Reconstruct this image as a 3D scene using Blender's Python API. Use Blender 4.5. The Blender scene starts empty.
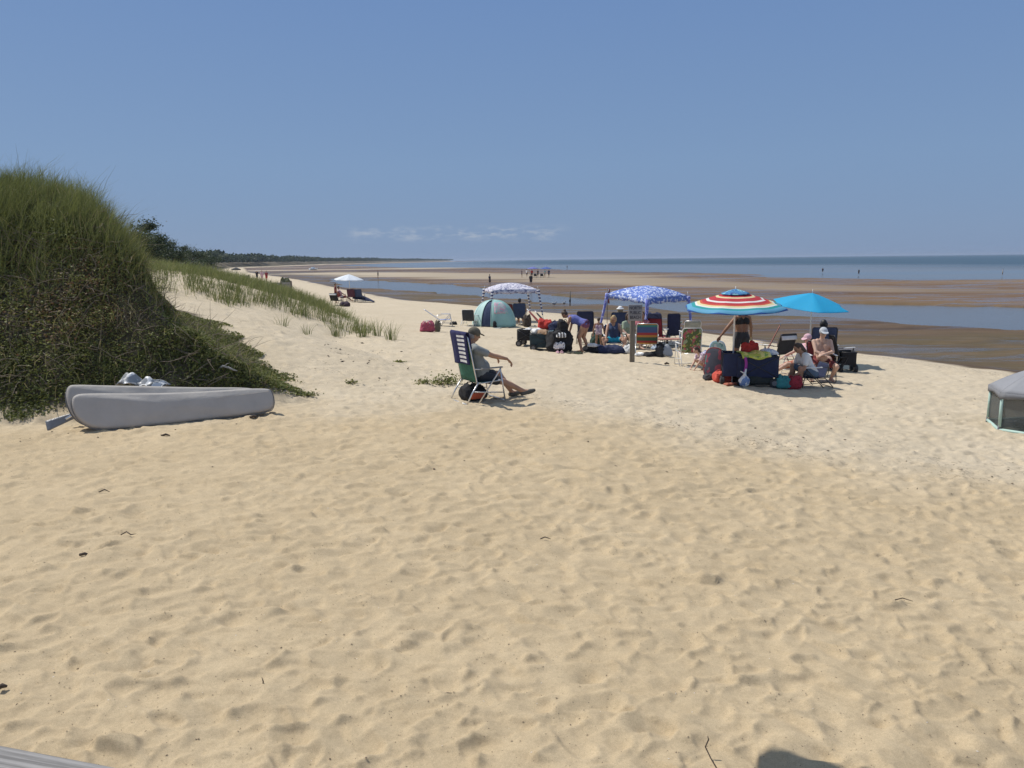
import bpy, math, random
import numpy as np
from mathutils import Vector, Matrix
R = math.radians
PI = math.pi
rng = np.random.default_rng(7)
random.seed(7)
S = bpy.context.scene
col = S.collection

# ---------------------------------------------------------------- camera
CAMZ = 2.25
F = 740.0
PITCH = R(9.53)
ROLL = R(0.64)
cam_d = bpy.data.cameras.new('camera')
cam = bpy.data.objects.new('camera', cam_d)
col.objects.link(cam)
cam_d.sensor_width = 36.0
cam_d.lens = 36.0 * F / 1024.0
cam_d.clip_start = 0.05
cam_d.clip_end = 20000
cam.location = (0, 0, CAMZ)
CAM_ROT = Matrix.Rotation(R(90) - PITCH, 3, 'X') @ Matrix.Rotation(-ROLL, 3, 'Z')
cam.rotation_euler = CAM_ROT.to_euler()
S.camera = cam

# ---------------------------------------------------------------- light
SUN_EL = R(57)
SUN_AZ = R(26)           # towards the left, a little beyond the camera
w = bpy.data.worlds.new('World'); S.world = w; w.use_nodes = True
nt = w.node_tree; nt.nodes.clear()
out = nt.nodes.new('ShaderNodeOutputWorld')
bg = nt.nodes.new('ShaderNodeBackground')
sky = nt.nodes.new('ShaderNodeTexSky'); sky.sky_type = 'NISHITA'
sky.sun_disc = False
sky.sun_elevation = SUN_EL
sdir = Vector((-math.cos(SUN_AZ) * math.cos(SUN_EL), math.sin(SUN_AZ) * math.cos(SUN_EL), math.sin(SUN_EL)))
sky.sun_rotation = math.atan2(sdir.x, sdir.y)
sky.altitude = 0; sky.air_density = 1.0; sky.dust_density = 0.35; sky.ozone_density = 2.2
hs = nt.nodes.new('ShaderNodeHueSaturation')
hs.inputs['Saturation'].default_value = 0.78
hs.inputs['Value'].default_value = 0.86
nt.links.new(sky.outputs[0], hs.inputs['Color'])
# small wisps of cloud low over the sea, placed by direction
tc = nt.nodes.new('ShaderNodeTexCoord')
sep = nt.nodes.new('ShaderNodeSeparateXYZ'); nt.links.new(tc.outputs['Generated'], sep.inputs[0])
def wm(op, a, b=None, c=None, clamp=False):
    n = nt.nodes.new('ShaderNodeMath'); n.operation = op; n.use_clamp = clamp
    for i, v in enumerate((a, b, c)):
        if v is None: continue
        if isinstance(v, (int, float)): n.inputs[i].default_value = v
        else: nt.links.new(v, n.inputs[i])
    return n.outputs[0]
X_, Y_, Z_ = sep.outputs
az = wm('ARCTAN2', X_, Y_)
mp = nt.nodes.new('ShaderNodeCombineXYZ')
nt.links.new(wm('MULTIPLY', az, 26.0), mp.inputs[0]); nt.links.new(wm('MULTIPLY', Z_, 95.0), mp.inputs[1])
nz = nt.nodes.new('ShaderNodeTexNoise'); nz.inputs['Scale'].default_value = 1.25; nz.inputs['Detail'].default_value = 7; nz.inputs['Roughness'].default_value = 0.62
nt.links.new(mp.outputs[0], nz.inputs['Vector'])
band = wm('SUBTRACT', 1.0, wm('ABSOLUTE', wm('DIVIDE', wm('SUBTRACT', Z_, 0.035), 0.0125)), clamp=True)
side = wm('SUBTRACT', 1.0, wm('ABSOLUTE', wm('DIVIDE', wm('ADD', az, 0.07), 0.155)), clamp=True)
side = wm('MULTIPLY', side, 4.0, clamp=True)
cl = wm('MULTIPLY', wm('MULTIPLY', wm('MULTIPLY', wm('SUBTRACT', nz.outputs['Fac'], 0.47), 5.0, clamp=True), band), side)
cl = wm('MULTIPLY', cl, 0.75)
mixc = nt.nodes.new('ShaderNodeMixRGB'); nt.links.new(cl, mixc.inputs[0])
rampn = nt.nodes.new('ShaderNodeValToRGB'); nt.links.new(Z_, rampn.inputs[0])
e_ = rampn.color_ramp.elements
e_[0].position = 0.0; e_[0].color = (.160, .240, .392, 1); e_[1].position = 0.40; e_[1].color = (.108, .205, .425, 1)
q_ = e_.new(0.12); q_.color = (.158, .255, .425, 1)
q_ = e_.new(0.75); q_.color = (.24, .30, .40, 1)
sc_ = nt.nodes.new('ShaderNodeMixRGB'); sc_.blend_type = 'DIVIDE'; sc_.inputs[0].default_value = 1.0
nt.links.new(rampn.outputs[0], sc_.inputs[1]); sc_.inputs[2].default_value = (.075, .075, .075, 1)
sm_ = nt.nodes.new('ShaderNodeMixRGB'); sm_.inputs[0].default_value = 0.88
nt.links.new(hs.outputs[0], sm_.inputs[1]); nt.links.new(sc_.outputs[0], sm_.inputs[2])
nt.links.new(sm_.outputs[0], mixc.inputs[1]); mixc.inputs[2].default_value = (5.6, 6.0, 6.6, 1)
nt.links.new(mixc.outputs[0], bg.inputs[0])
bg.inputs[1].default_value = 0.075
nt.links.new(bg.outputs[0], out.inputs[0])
sl = bpy.data.lights.new('sun', 'SUN'); so = bpy.data.objects.new('sun', sl); col.objects.link(so)
sl.energy = 3.3; sl.angle = R(0.53); sl.color = (1.0, 0.955, 0.88)
so.rotation_euler = sdir.to_track_quat('Z', 'Y').to_euler()
vs = S.view_settings
vs.view_transform = 'Standard'; vs.look = 'None'; vs.exposure = 0.28; vs.gamma = 1.0; vs.use_curve_mapping = False

# ---------------------------------------------------------------- helpers
def ray(px, py):
    d = CAM_ROT @ Vector(((px - 512) / F, -(py - 384) / F, -1.0))
    return d.normalized()

def lin(c):   # sRGB 0..255 -> linear
    return tuple(((v / 255) / 12.92 if v / 255 <= 0.04045 else ((v / 255 + 0.055) / 1.055) ** 2.4) for v in c)

_mats = {}
class N:
    """tiny node helper"""
    def __init__(s, name):
        s.m = bpy.data.materials.new(name); s.m.use_nodes = True
        s.t = s.m.node_tree; s.b = s.t.nodes['Principled BSDF']
    def n(s, t, **kw):
        x = s.t.nodes.new(t)
        for k, v in kw.items(): setattr(x, k, v)
        return x
    def l(s, a, b): s.t.links.new(a, b)
    def math(s, op, a, b=None, clamp=False):
        n = s.n('ShaderNodeMath', operation=op, use_clamp=clamp)
        for i, v in enumerate((a, b)):
            if v is None: continue
            if isinstance(v, (int, float)): n.inputs[i].default_value = v
            else: s.l(v, n.inputs[i])
        return n.outputs[0]
    def noise(s, scale, detail=4, rough=0.55, vec=None, dist=0.0):
        n = s.n('ShaderNodeTexNoise'); n.inputs['Scale'].default_value = scale
        n.inputs['Detail'].default_value = detail; n.inputs['Roughness'].default_value = rough
        n.inputs['Distortion'].default_value = dist
        if vec is not None: s.l(vec, n.inputs['Vector'])
        return n.outputs['Fac']
    def pos(s):
        return s.n('ShaderNodeNewGeometry').outputs['Position']
    def obj(s):
        return s.n('ShaderNodeTexCoord').outputs['Object']
    def scale(s, vec, sc, rot=(0, 0, 0)):
        n = s.n('ShaderNodeMapping'); n.inputs['Scale'].default_value = sc; n.inputs['Rotation'].default_value = rot
        s.l(vec, n.inputs['Vector']); return n.outputs[0]
    def ramp(s, fac, stops, mode='LINEAR'):
        n = s.n('ShaderNodeValToRGB'); n.color_ramp.interpolation = mode
        e = n.color_ramp.elements
        while len(e) < len(stops): e.new(0.5)
        for i, (p, c) in enumerate(stops):
            e[i].position = p; e[i].color = (*c, 1) if len(c) == 3 else c
        s.l(fac, n.inputs[0]); return n.outputs[0]
    def mix(s, f, a, b, mode='MIX'):
        n = s.n('ShaderNodeMixRGB', blend_type=mode)
        for i, v in enumerate((f, a, b)):
            if isinstance(v, (int, float)): n.inputs[i].default_value = v
            elif isinstance(v, tuple): n.inputs[i].default_value = (*v, 1)
            else: s.l(v, n.inputs[i])
        return n.outputs[0]
    def attr(s, name, out='Fac'):
        n = s.n('ShaderNodeAttribute', attribute_name=name); return n.outputs[out]
    def bump(s, h, strength=0.5, dist=0.01, normal=None):
        n = s.n('ShaderNodeBump'); n.inputs['Strength'].default_value = strength; n.inputs['Distance'].default_value = dist
        s.l(h, n.inputs['Height'])
        if normal is not None: s.l(normal, n.inputs['Normal'])
        s.l(n.outputs[0], s.b.inputs['Normal']); return n.outputs[0]
    def base(s, c):
        if isinstance(c, tuple): s.b.inputs['Base Color'].default_value = (*c, 1)
        else: s.l(c, s.b.inputs['Base Color'])
    def rough(s, r):
        if isinstance(r, (int, float)): s.b.inputs['Roughness'].default_value = r
        else: s.l(r, s.b.inputs['Roughness'])

def fabric(name, c, var=0.18, rough=0.9, scale=9.0, weave=260.0):
    if name in _mats: return _mats[name]
    n = N(name); p = n.obj()
    f = n.noise(scale, 5, 0.6, p)
    dark = tuple(v * (1 - var) for v in c); light = tuple(min(1, v * (1 + var)) for v in c)
    n.base(n.ramp(f, [(0.3, dark), (0.7, light)])); n.rough(rough)
    n.bump(n.math('ADD', n.math('MULTIPLY', n.noise(scale * 1.6, 3, 0.6, p), 1.0), n.math('MULTIPLY', n.noise(weave, 1, 0.5, p), 0.12)), 0.5, 0.02)
    _mats[name] = n.m; return n.m

def plain(name, c, rough=0.5, metal=0.0, var=0.1, scale=30.0):
    if name in _mats: return _mats[name]
    n = N(name); p = n.obj()
    f = n.noise(scale, 4, 0.6, p)
    n.base(n.ramp(f, [(0.3, tuple(v * (1 - var) for v in c)), (0.7, tuple(min(1, v * (1 + var)) for v in c))]))
    n.rough(rough); n.b.inputs['Metallic'].default_value = metal
    _mats[name] = n.m; return n.m

def stripes(name, cols, axis=2, period=1.0, rough=0.9, offset=0.0):
    """hard bands of colour along one object axis; cols = [(start 0..1, colour)]"""
    if name in _mats: return _mats[name]
    n = N(name); sx = n.n('ShaderNodeSeparateXYZ'); n.l(n.obj(), sx.inputs[0])
    v = n.math('FRACT', n.math('ADD', n.math('DIVIDE', sx.outputs[axis], period), offset))
    n.base(n.ramp(v, cols, 'CONSTANT')); n.rough(rough)
    n.bump(n.noise(14, 3, 0.6, n.obj()), 0.4, 0.02)
    _mats[name] = n.m; return n.m

def print_fab(name, base, spots, scale=18, rough=0.9):
    """printed cloth: a ground colour with irregular motifs"""
    if name in _mats: return _mats[name]
    n = N(name); p = n.obj()
    c = base
    for i, (sc, thr) in enumerate(spots):
        f = n.noise(scale * (1 + 0.37 * i), 2, 0.5, n.scale(p, (1, 1, 1), (0.3 * i, 0.7 * i, i)))
        m = n.math('GREATER_THAN', f, thr)
        c = n.mix(m, c, sc)
    n.base(c); n.rough(rough)
    n.bump(n.noise(12, 3, 0.6, p), 0.4, 0.02)
    _mats[name] = n.m; return n.m

def np_mesh(name, v, faces, mat=None, parent=None, smooth=True, attrs=None, link=True):
    """v (n,3); faces (m,k) int array of one polygon size"""
    me = bpy.data.meshes.new(name)
    v = np.asarray(v, dtype=np.float32); faces = np.asarray(faces, dtype=np.int32)
    m, k = faces.shape
    me.vertices.add(len(v)); me.vertices.foreach_set('co', v.ravel())
    me.loops.add(m * k); me.loops.foreach_set('vertex_index', faces.ravel())
    me.polygons.add(m)
    me.polygons.foreach_set('loop_start', np.arange(0, m * k, k, dtype=np.int32))
    me.polygons.foreach_set('loop_total', np.full(m, k, dtype=np.int32))
    me.polygons.foreach_set('use_smooth', np.full(m, smooth, dtype=bool))
    for an, av in (attrs or {}).items():
        if np.ndim(av) == 2:
            a = me.attributes.new(an, 'FLOAT_COLOR', 'POINT'); a.data.foreach_set('color', np.asarray(av, np.float32).ravel())
        else:
            a = me.attributes.new(an, 'FLOAT', 'POINT'); a.data.foreach_set('value', np.asarray(av, np.float32))
    me.update(calc_edges=True)
    if mat: me.materials.append(mat)
    o = bpy.data.objects.new(name, me)
    if link: col.objects.link(o)
    if parent: o.parent = parent
    return o

def tag(o, label=None, cat=None, group=None, kind=None):
    if label: o['label'] = label
    if cat: o['category'] = cat
    if group: o['group'] = group
    if kind: o['kind'] = kind
    return o

def empty(name, loc, rz, label, cat, group=None):
    o = bpy.data.objects.new(name, None); col.objects.link(o)
    o.empty_display_size = 0.1
    o.location = loc; o.rotation_euler = (0, 0, rz)
    return tag(o, label, cat, group)

class MB:
    """collects primitives; build() links them as ONE mesh"""
    def __init__(s): s.v = []; s.f = []
    def add(s, vs, fs):
        o = len(s.v); s.v += [tuple(p) for p in vs]; s.f += [tuple(i + o for i in f) for f in fs]; return s
    def box(s, c, d, rot=None):
        M = rot if rot is not None else Matrix.Identity(3)
        if isinstance(M, (int, float)): M = Matrix.Rotation(M, 3, 'Z')
        c = Vector(c)
        P = [c + M @ Vector((x * d[0] / 2, y * d[1] / 2, z * d[2] / 2)) for x, y, z in
             ((-1, -1, -1), (1, -1, -1), (1, 1, -1), (-1, 1, -1), (-1, -1, 1), (1, -1, 1), (1, 1, 1), (-1, 1, 1))]
        return s.add(P, [(0, 3, 2, 1), (4, 5, 6, 7), (0, 1, 5, 4), (1, 2, 6, 5), (2, 3, 7, 6), (3, 0, 4, 7)])
    def rbox(s, c, d, r=0.03, rot=None, seg=3, soft=0.0):
        """rounded box (superellipsoid-like, real rounded edges)"""
        M = rot if rot is not None else Matrix.Identity(3)
        if isinstance(M, (int, float)): M = Matrix.Rotation(M, 3, 'Z')
        c = Vector(c); hx, hy, hz = (q / 2 for q in d); r = min(r, hx * .98, hy * .98, hz * .98)
        rings = []
        prof = []
        for k in range(seg + 1):
            a = -PI / 2 + (PI / 2) * k / seg
            prof.append((-hz + r + r * math.sin(a), r * math.cos(a)))
        for k in range(seg + 1):
            a = (PI / 2) * k / seg
            prof.append((hz - r + r * math.sin(a), r * math.cos(a)))
        nn = 4 * (seg + 1)
        for (z, rr) in prof:
            for q, (sx, sy) in enumerate(((1, 1), (-1, 1), (-1, -1), (1, -1))):
                for k in range(seg + 1):
                    a = q * PI / 2 + (PI / 2) * k / seg
                    x = sx * (hx - r) + rr * math.cos(a); y = sy * (hy - r) + rr * math.sin(a)
                    bul = 1 + soft * (1 - (z / hz) ** 2)
                    rings.append(c + M @ Vector((x * bul, y * bul, z)))
        nr = len(prof); fs = []
        for i in range(nr - 1):
            for j in range(nn):
                a = i * nn + j; b = i * nn + (j + 1) % nn
                fs.append((a, b, b + nn, a + nn))
        fs.append(tuple(range(nn))[::-1]); fs.append(tuple((nr - 1) * nn + j for j in range(nn)))
        return s.add(rings, fs)
    def tube(s, pts, rad, n=8, cap=True, flat=None):
        pts = [Vector(p) for p in pts]
        if isinstance(rad, (int, float)): rad = [rad] * len(pts)
        vs = []; up = None
        for i, p in enumerate(pts):
            t = (pts[min(i + 1, len(pts) - 1)] - pts[max(i - 1, 0)])
            t = t.normalized() if t.length > 1e-9 else Vector((0, 0, 1))
            if up is None:
                up = Vector((0, 0, 1)) if abs(t.z) < .9 else Vector((1, 0, 0))
            a = t.cross(up)
            if a.length < 1e-6: a = t.orthogonal()
            a.normalize(); b = a.cross(t).normalized(); up = b
            for j in range(n):
                an = 2 * PI * j / n
                vs.append(p + (a * math.cos(an) + b * math.sin(an) * (flat or 1)) * rad[i])
        fs = []
        for i in range(len(pts) - 1):
            for j in range(n):
                fs.append((i * n + j, i * n + (j + 1) % n, (i + 1) * n + (j + 1) % n, (i + 1) * n + j))
        if cap:
            fs.append(tuple(range(n))[::-1]); fs.append(tuple((len(pts) - 1) * n + j for j in range(n)))
        return s.add(vs, fs)
    def ell(s, c, r, n=12, m=8, rot=None):
        M = rot if rot is not None else Matrix.Identity(3); c = Vector(c)
        vs = [c + M @ Vector((0, 0, -r[2]))]
        for i in range(1, m):
            a = -PI / 2 + PI * i / m
            for j in range(n):
                b = 2 * PI * j / n
                vs.append(c + M @ Vector((r[0] * math.cos(a) * math.cos(b), r[1] * math.cos(a) * math.sin(b), r[2] * math.sin(a))))
        vs.append(c + M @ Vector((0, 0, r[2])))
        fs = [(0, 1 + (j + 1) % n, 1 + j) for j in range(n)]
        for i in range(m - 2):
            for j in range(n):
                a = 1 + i * n + j; b = 1 + i * n + (j + 1) % n
                fs.append((a, b, b + n, a + n))
        L = len(vs) - 1; o = 1 + (m - 2) * n
        fs += [(o + j, o + (j + 1) % n, L) for j in range(n)]
        return s.add(vs, fs)
    def prism(s, outline, t, M=None, o=(0, 0, 0)):
        """outline in local XZ plane, thickness t along Y"""
        M = M or Matrix.Identity(3); o = Vector(o); n = len(outline)
        vs = [o + M @ Vector((x, -t / 2, z)) for x, z in outline] + [o + M @ Vector((x, t / 2, z)) for x, z in outline]
        fs = [tuple(range(n)), tuple(range(2 * n - 1, n - 1, -1))]
        fs += [(i, n + i, n + (i + 1) % n, (i + 1) % n) for i in range(n)]
        return s.add(vs, fs)
    def cloth(s, fn, nu, nv, t=0.006):
        """thick sheet from fn(u,v)->Vector"""
        P = [[Vector(fn(i / nu, j / nv)) for j in range(nv + 1)] for i in range(nu + 1)]
        top = []; bot = []
        for i in range(nu + 1):
            for j in range(nv + 1):
                du = P[min(i + 1, nu)][j] - P[max(i - 1, 0)][j]; dv = P[i][min(j + 1, nv)] - P[i][max(j - 1, 0)]
                nn = du.cross(dv)
                nn = nn.normalized() if nn.length > 1e-9 else Vector((0, 0, 1))
                top.append(P[i][j] + nn * t / 2); bot.append(P[i][j] - nn * t / 2)
        W = nv + 1; O = len(top); fs = []
        for i in range(nu):
            for j in range(nv):
                a = i * W + j
                fs.append((a, a + W, a + W + 1, a + 1)); fs.append((O + a, O + a + 1, O + a + W + 1, O + a + W))
        for i in range(nu):
            a = i * W; fs.append((a, O + a, O + a + W, a + W)); a = i * W + nv; fs.append((a, a + W, O + a + W, O + a))
        for j in range(nv):
            a = j; fs.append((a, a + 1, O + a + 1, O + a)); a = nu * W + j; fs.append((a, O + a, O + a + 1, a + 1))
        return s.add(top + bot, fs)
    def build(s, name, mat=None, parent=None, smooth=False, bevel=0.0, sub=0, angle=None):
        me = bpy.data.meshes.new(name); me.from_pydata([tuple(p) for p in s.v], [], s.f); me.update()
        if mat: me.materials.append(mat)
        if smooth: me.polygons.foreach_set('use_smooth', [True] * len(me.polygons))
        o = bpy.data.objects.new(name, me); col.objects.link(o)
        if parent: o.parent = parent
        if bevel:
            b = o.modifiers.new('b', 'BEVEL'); b.width = bevel; b.segments = 2; b.limit_method = 'ANGLE'; b.angle_limit = R(40)
        if sub:
            b = o.modifiers.new('s', 'SUBSURF'); b.levels = sub; b.render_levels = sub
        if smooth and angle is not None:
            try: me.set_sharp_from_angle(angle=R(angle))
            except Exception: pass
        return o

# numpy gradient noise
_perm = rng.permutation(1024); _ga = rng.uniform(0, 2 * PI, 1024)
def pn(x, y, sc=1.0, seed=0):
    x = np.asarray(x, float) * sc + seed * 37.7; y = np.asarray(y, float) * sc + seed * 91.3
    xi = np.floor(x).astype(np.int64); yi = np.floor(y).astype(np.int64); fx = x - xi; fy = y - yi
    def g(ix, iy, dx, dy):
        h = _perm[(ix + _perm[iy & 1023]) & 1023]; a = _ga[h]; return np.cos(a) * dx + np.sin(a) * dy
    u = fx * fx * fx * (fx * (fx * 6 - 15) + 10); v = fy * fy * fy * (fy * (fy * 6 - 15) + 10)
    a = g(xi, yi, fx, fy); b = g(xi + 1, yi, fx - 1, fy); c = g(xi, yi + 1, fx, fy - 1); d = g(xi + 1, yi + 1, fx - 1, fy - 1)
    return (a + (b - a) * u + (c - a) * v + (a - b - c + d) * u * v) * 1.5
def fbm(x, y, sc, oc=4, seed=0, pers=.5):
    r = 0; a = 1
    for i in range(oc): r = r + a * pn(x, y, sc * 2 ** i, seed + i * 3); a *= pers
    return r
def sm(a, b, x):
    t = np.clip((np.asarray(x, float) - a) / (b - a), 0, 1); return t * t * (3 - 2 * t)

def polydist(x, y, P):
    """distance to polyline, signed (+ = left of travel), and parameter index"""
    best = np.full(np.shape(x), 1e18); sg = np.ones(np.shape(x)); par = np.zeros(np.shape(x))
    for i in range(len(P) - 1):
        ax, ay = P[i]; bx, by = P[i + 1]; dx, dy = bx - ax, by - ay; L2 = dx * dx + dy * dy
        t = np.clip(((x - ax) * dx + (y - ay) * dy) / L2, 0, 1)
        qx = x - ax - t * dx; qy = y - ay - t * dy; d = qx * qx + qy * qy
        cr = dx * qy - dy * qx
        m = d < best - 1e-9
        best = np.where(m, d, best); sg = np.where(m, np.sign(cr) + (cr == 0), sg); par = np.where(m, i + t, par)
    return np.sqrt(best), sg, par
# ---------------------------------------------------------------- terrain
SHORE = [(19.5, -60), (18.5, 0), (16.6, 14), (14.6, 20.8), (13.1, 24.7), (11.0, 28.0), (3.1, 46.7), (-5.8, 60.4), (-9.8, 65.8), (-18.9, 87.3),
         (-40.7, 144.2), (-95, 270), (-178, 500), (-222, 900), (-228, 1500), (-180, 2500), (-420, 3300)]
CHAN = [(90, 22), (52, 34), (31, 44), (23.5, 50), (10.5, 63), (4.5, 67.5), (-6.5, 92), (-16.5, 110), (-27, 136), (-40, 165)]
CHW = [34, 28, 20, 17.5, 8.5, 7.2, 10.0, 16.5, 10, 1]
SEAE = [(400, 40), (140, 95), (84, 121), (62, 134), (49, 195), (21, 320), (-69, 470), (-150, 760), (-170, 1500), (-100, 2500)]
WATER = -1.45

def mound(x, y):
    """the steep vegetated dune on the left"""
    q = -x * 13.0 / np.clip(y, 11.0, 19.0)
    fx = np.interp(q, [2.6, 3.3, 4.3, 5.2, 5.8, 6.15, 6.5, 7.3, 8.3, 9.5, 12], [0, .10, .38, .74, 1.08, 1.5, 2.3, 3.28, 3.62, 3.74, 3.75])
    yf = np.interp(-x, [2.5, 3.5, 5, 6.5, 8, 14], [12.6, 12.0, 11.0, 10.45, 10.3, 10.0])
    t = np.clip(y - yf, 0, 9)
    fy = np.interp(t, [0, .35, 1.3, 2.4, 3.4, 4.4, 9], [0, .22, 1.35, 2.65, 3.35, 3.75, 3.95])
    k = 0.25
    h = np.clip(.5 + .5 * (fy - fx) / k, 0, 1); m = fy * (1 - h) + fx * h - k * h * (1 - h)
    m = np.maximum(m, 0)
    back = 1 - sm(16.2, 19.8, y + (x + 8) * np.where(x > -8, 1.3, .2))
    return m * back

def H0(x, y):
    """broad ground height (no footprints) and masks"""
    x = np.asarray(x, float); y = np.asarray(y, float)
    d, sg, par = polydist(x, y, SHORE)
    s = d * sg + pn(x, y, .13, 4) * .5 * sm(15, 40, y) + pn(x, y, .5, 9) * .18
    z = np.interp(s, [-6, -2.5, 0, 1.2, 10, 16, 21, 60], [-1.33, -1.28, -1.15, -1.02, -.58, -.16, 0, .05])
    # foredune
    slope = .26 + .14 * sm(22, 30, y)
    s1 = 17.2 - 2.0 * sm(22, 28, y)
    dune = np.clip(s - s1, 0, None) * slope * sm(12, 19, y)
    cap = 3.0 + .35 * fbm(x, y, .06, 3, 5)
    dune = cap * (1 - np.exp(-dune / cap * 1.15)) / (1 - np.exp(-1.15 * 1.6)) * .86
    z = z + np.maximum(dune, mound(x, y) * (1 + .05 * pn(x, y, .9, 2)))
    # tidal flats
    cd, csg, cp = polydist(x, y, CHAN)
    cw = np.interp(cp, range(len(CHW)), CHW) * .5
    e = cd + fbm(x, y, .12, 3, 11) * 1.6 + fbm(x, y, .6, 2, 12) * .35
    chan = 1 - sm(0, 1.6, e - cw + .8)
    sd, ssg, sp = polydist(x, y, SEAE)
    beyond = sd * -ssg     # + seaward of the line
    flat = -1.30 + .035 * fbm(x, y, .045, 4, 21) + .012 * fbm(x, y, .5, 2, 22)
    # sand bars raised, low swales between, stretched along the shore
    bars = fbm(x * .012 + y * .0, y * .055, 1.0, 4, 31)
    dist = np.maximum(-s, 0)
    flat = flat + .13 * bars * sm(35, 80, dist)
    flat = flat - .05 * sm(0, 1, -s / 6) * sm(.0, .5, fbm(x, y, .22, 3, 41)) * (1 - sm(16, 30, dist))
    flat = flat * (1 - chan) + (-1.75) * chan
    sea = sm(-16 - y * .03, 24, beyond + 12 * fbm(x, y, .012, 3, 51))
    flat = flat * (1 - sea) + (-1.9 - .3) * sea
    m = sm(.0, 3.0, -s)
    z = z * (1 - m) + np.minimum(flat, -1.2) * m
    return z, s, chan, dist, beyond

def ground_z(x, y):
    return float(H0(np.array([x]), np.array([y]))[0][0])
def G(px, py, dz=0.0):
    """where the line of sight through a picture point meets the ground"""
    r = ray(px, py); o = Vector((0, 0, CAMZ)); t = np.concatenate([np.arange(2, 60, .05), np.arange(60, 700, .6)])
    X = r.x * t; Y = r.y * t; Z = CAMZ + r.z * t
    h = H0(X, Y)[0] + dz
    i = np.argmax(Z < h)
    return Vector((X[i], Y[i], float(h[i]) - dz))
def at(px, py, depth):
    """point on a line of sight at a forward distance (y)"""
    r = ray(px, py); return Vector((0, 0, CAMZ)) + r * (depth / r.y)

# --- sheet of sand and flats: rows get wider apart with distance
ys = list(np.linspace(-22, 1.2, 40))
y = 1.2
while y < 60:
    ys.append(y); y *= 1.0042 if y < 14 else 1.0058
while y < 3600:
    ys.append(y); y *= 1.011
ys = np.array(sorted(set(ys))); NR = len(ys)
uu = np.concatenate([np.linspace(-2.6, -.95, 60)[:-1], np.linspace(-.95, .95, 700), np.linspace(.95, 2.6, 60)[1:]])
NC = len(uu)
wy = np.maximum(ys, 0) * 1.0 + np.clip(12 - np.maximum(ys, 0), 0, 20) * .12 + 0.0
wy = np.where(ys < 1.2, wy + 0, wy)
XX = uu[None, :] * wy[:, None]; YY = np.repeat(ys[:, None], NC, 1)
XX = np.where(YY < 1.2, uu[None, :] * (8.0 * np.clip((1.2 - YY) / 6, 0, 1) + (1.2 + 10.8 * .12)), XX)
ZZ, SS, CH, DI, BE = H0(XX, YY)
Dp = np.zeros_like(ZZ)                 # footprints
beach = sm(.3, 1.5, SS) * (1 - sm(.02, .25, mound(XX, YY)))
def dimple(cx, cy, a, b, th, dep, rim):
    r0 = np.searchsorted(ys, cy - a * 2.1); r1 = np.searchsorted(ys, cy + a * 2.1)
    if r1 - r0 < 2: return
    wv = wy[(r0 + r1) // 2]
    c0 = np.searchsorted(uu, (cx - a * 2.1) / wv); c1 = np.searchsorted(uu, (cx + a * 2.1) / wv)
    if c1 - c0 < 2: return
    dx = XX[r0:r1, c0:c1] - cx; dy = YY[r0:r1, c0:c1] - cy
    ct, st = math.cos(th), math.sin(th)
    p = (dx * ct + dy * st) / a; q = (-dx * st + dy * ct) / b
    q = q * (1 + .35 * p)
    ex = EXPO
    r = np.sqrt(p * p + q * q)
    cur = Dp[r0:r1, c0:c1]
    k = np.exp(-r ** ex)
    if TILT:
        tx_, ty_ = rng.normal(0, TILT, 2)
        cur = cur * (1 - .92 * k) + (-dep + (tx_ - .065) * dx + (ty_ + .03) * dy) * k * .92
        dep = min(dep, .016)
    else: cur = cur * (1 - .65 * k) - dep * k
    cur = cur + rim * dep * np.exp(-((r - 1.2) / (.9 / ex)) ** 2)
    Dp[r0:r1, c0:c1] = cur
Dp += .008 * fbm(XX, YY, 2.6, 3, 61) + .010 * np.abs(fbm(XX, YY, 3.4, 3, 63)) + .014 * fbm(XX, YY, .55, 2, 65)
EXPO = 3.2; TILT = 0
def prints(NF, ylo, yhi, pw, a0, a1, ra, rb, d0, d1, ex, rim, tilt=0.0):
    global EXPO, TILT
    EXPO = ex; TILT = tilt
    fy_ = ylo + (yhi - ylo) * rng.random(NF) ** pw; fx_ = (rng.random(NF) * 2 - 1) * (fy_ * .85 + .6)
    for i in range(NF):
        a = a0 + (a1 - a0) * rng.random(); b = a * (ra + (rb - ra) * rng.random())
        th = rng.normal(.05, .5) + (PI if rng.random() < .5 else 0)
        dimple(fx_[i], fy_[i], a, b, th, (d0 + (d1 - d0) * rng.random()), rim)
prints(3800, 1.2, 27, 1.2, .18, .34, .42, .7, .004, .020, 4.2, .45, .115)      # old, wide, trampled facets
prints(12000, 1.2, 28, 1.25, .10, .19, .38, .6, .002, .018, 5.0, .60, .145)     # footprints with sloping floors
prints(0, 1.2, 18, 1.1, .04, .07, .7, 1.0, .002, .005, 3.5, .4)             # heels and toes
prints(800, 1.2, 14, 1.1, .13, .155, .36, .44, .006, .016, 7.0, .45, .10)      # fresh, crisp
# fine ripple/crumbs of trodden sand
Dp += .0042 * fbm(XX, YY, 9, 3, 71) * (1 - sm(8, 16, YY)) + .0016 * fbm(XX, YY, 31, 2, 73) * (1 - sm(3, 7, YY))
Dp *= beach * (1 - .35 * sm(20, 60, YY))
ZZ = ZZ + Dp
idx = np.arange(NR * NC).reshape(NR, NC)
faces = np.stack([idx[:-1, :-1], idx[:-1, 1:], idx[1:, 1:], idx[1:, :-1]], -1).reshape(-1, 4)
# kept masks: how damp, how far along the shore, trucked-in yellow sand near the access
lineY = np.interp(XX, [-9, -3.4, .6, 3.0, 9.0, 16], [11.0, 11.4, 12.2, 9.6, 7.2, 5.5])
yel = 1 - sm(-1.7, 1.5, YY - lineY + .9 * fbm(XX, YY, .5, 3, 81))

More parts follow.
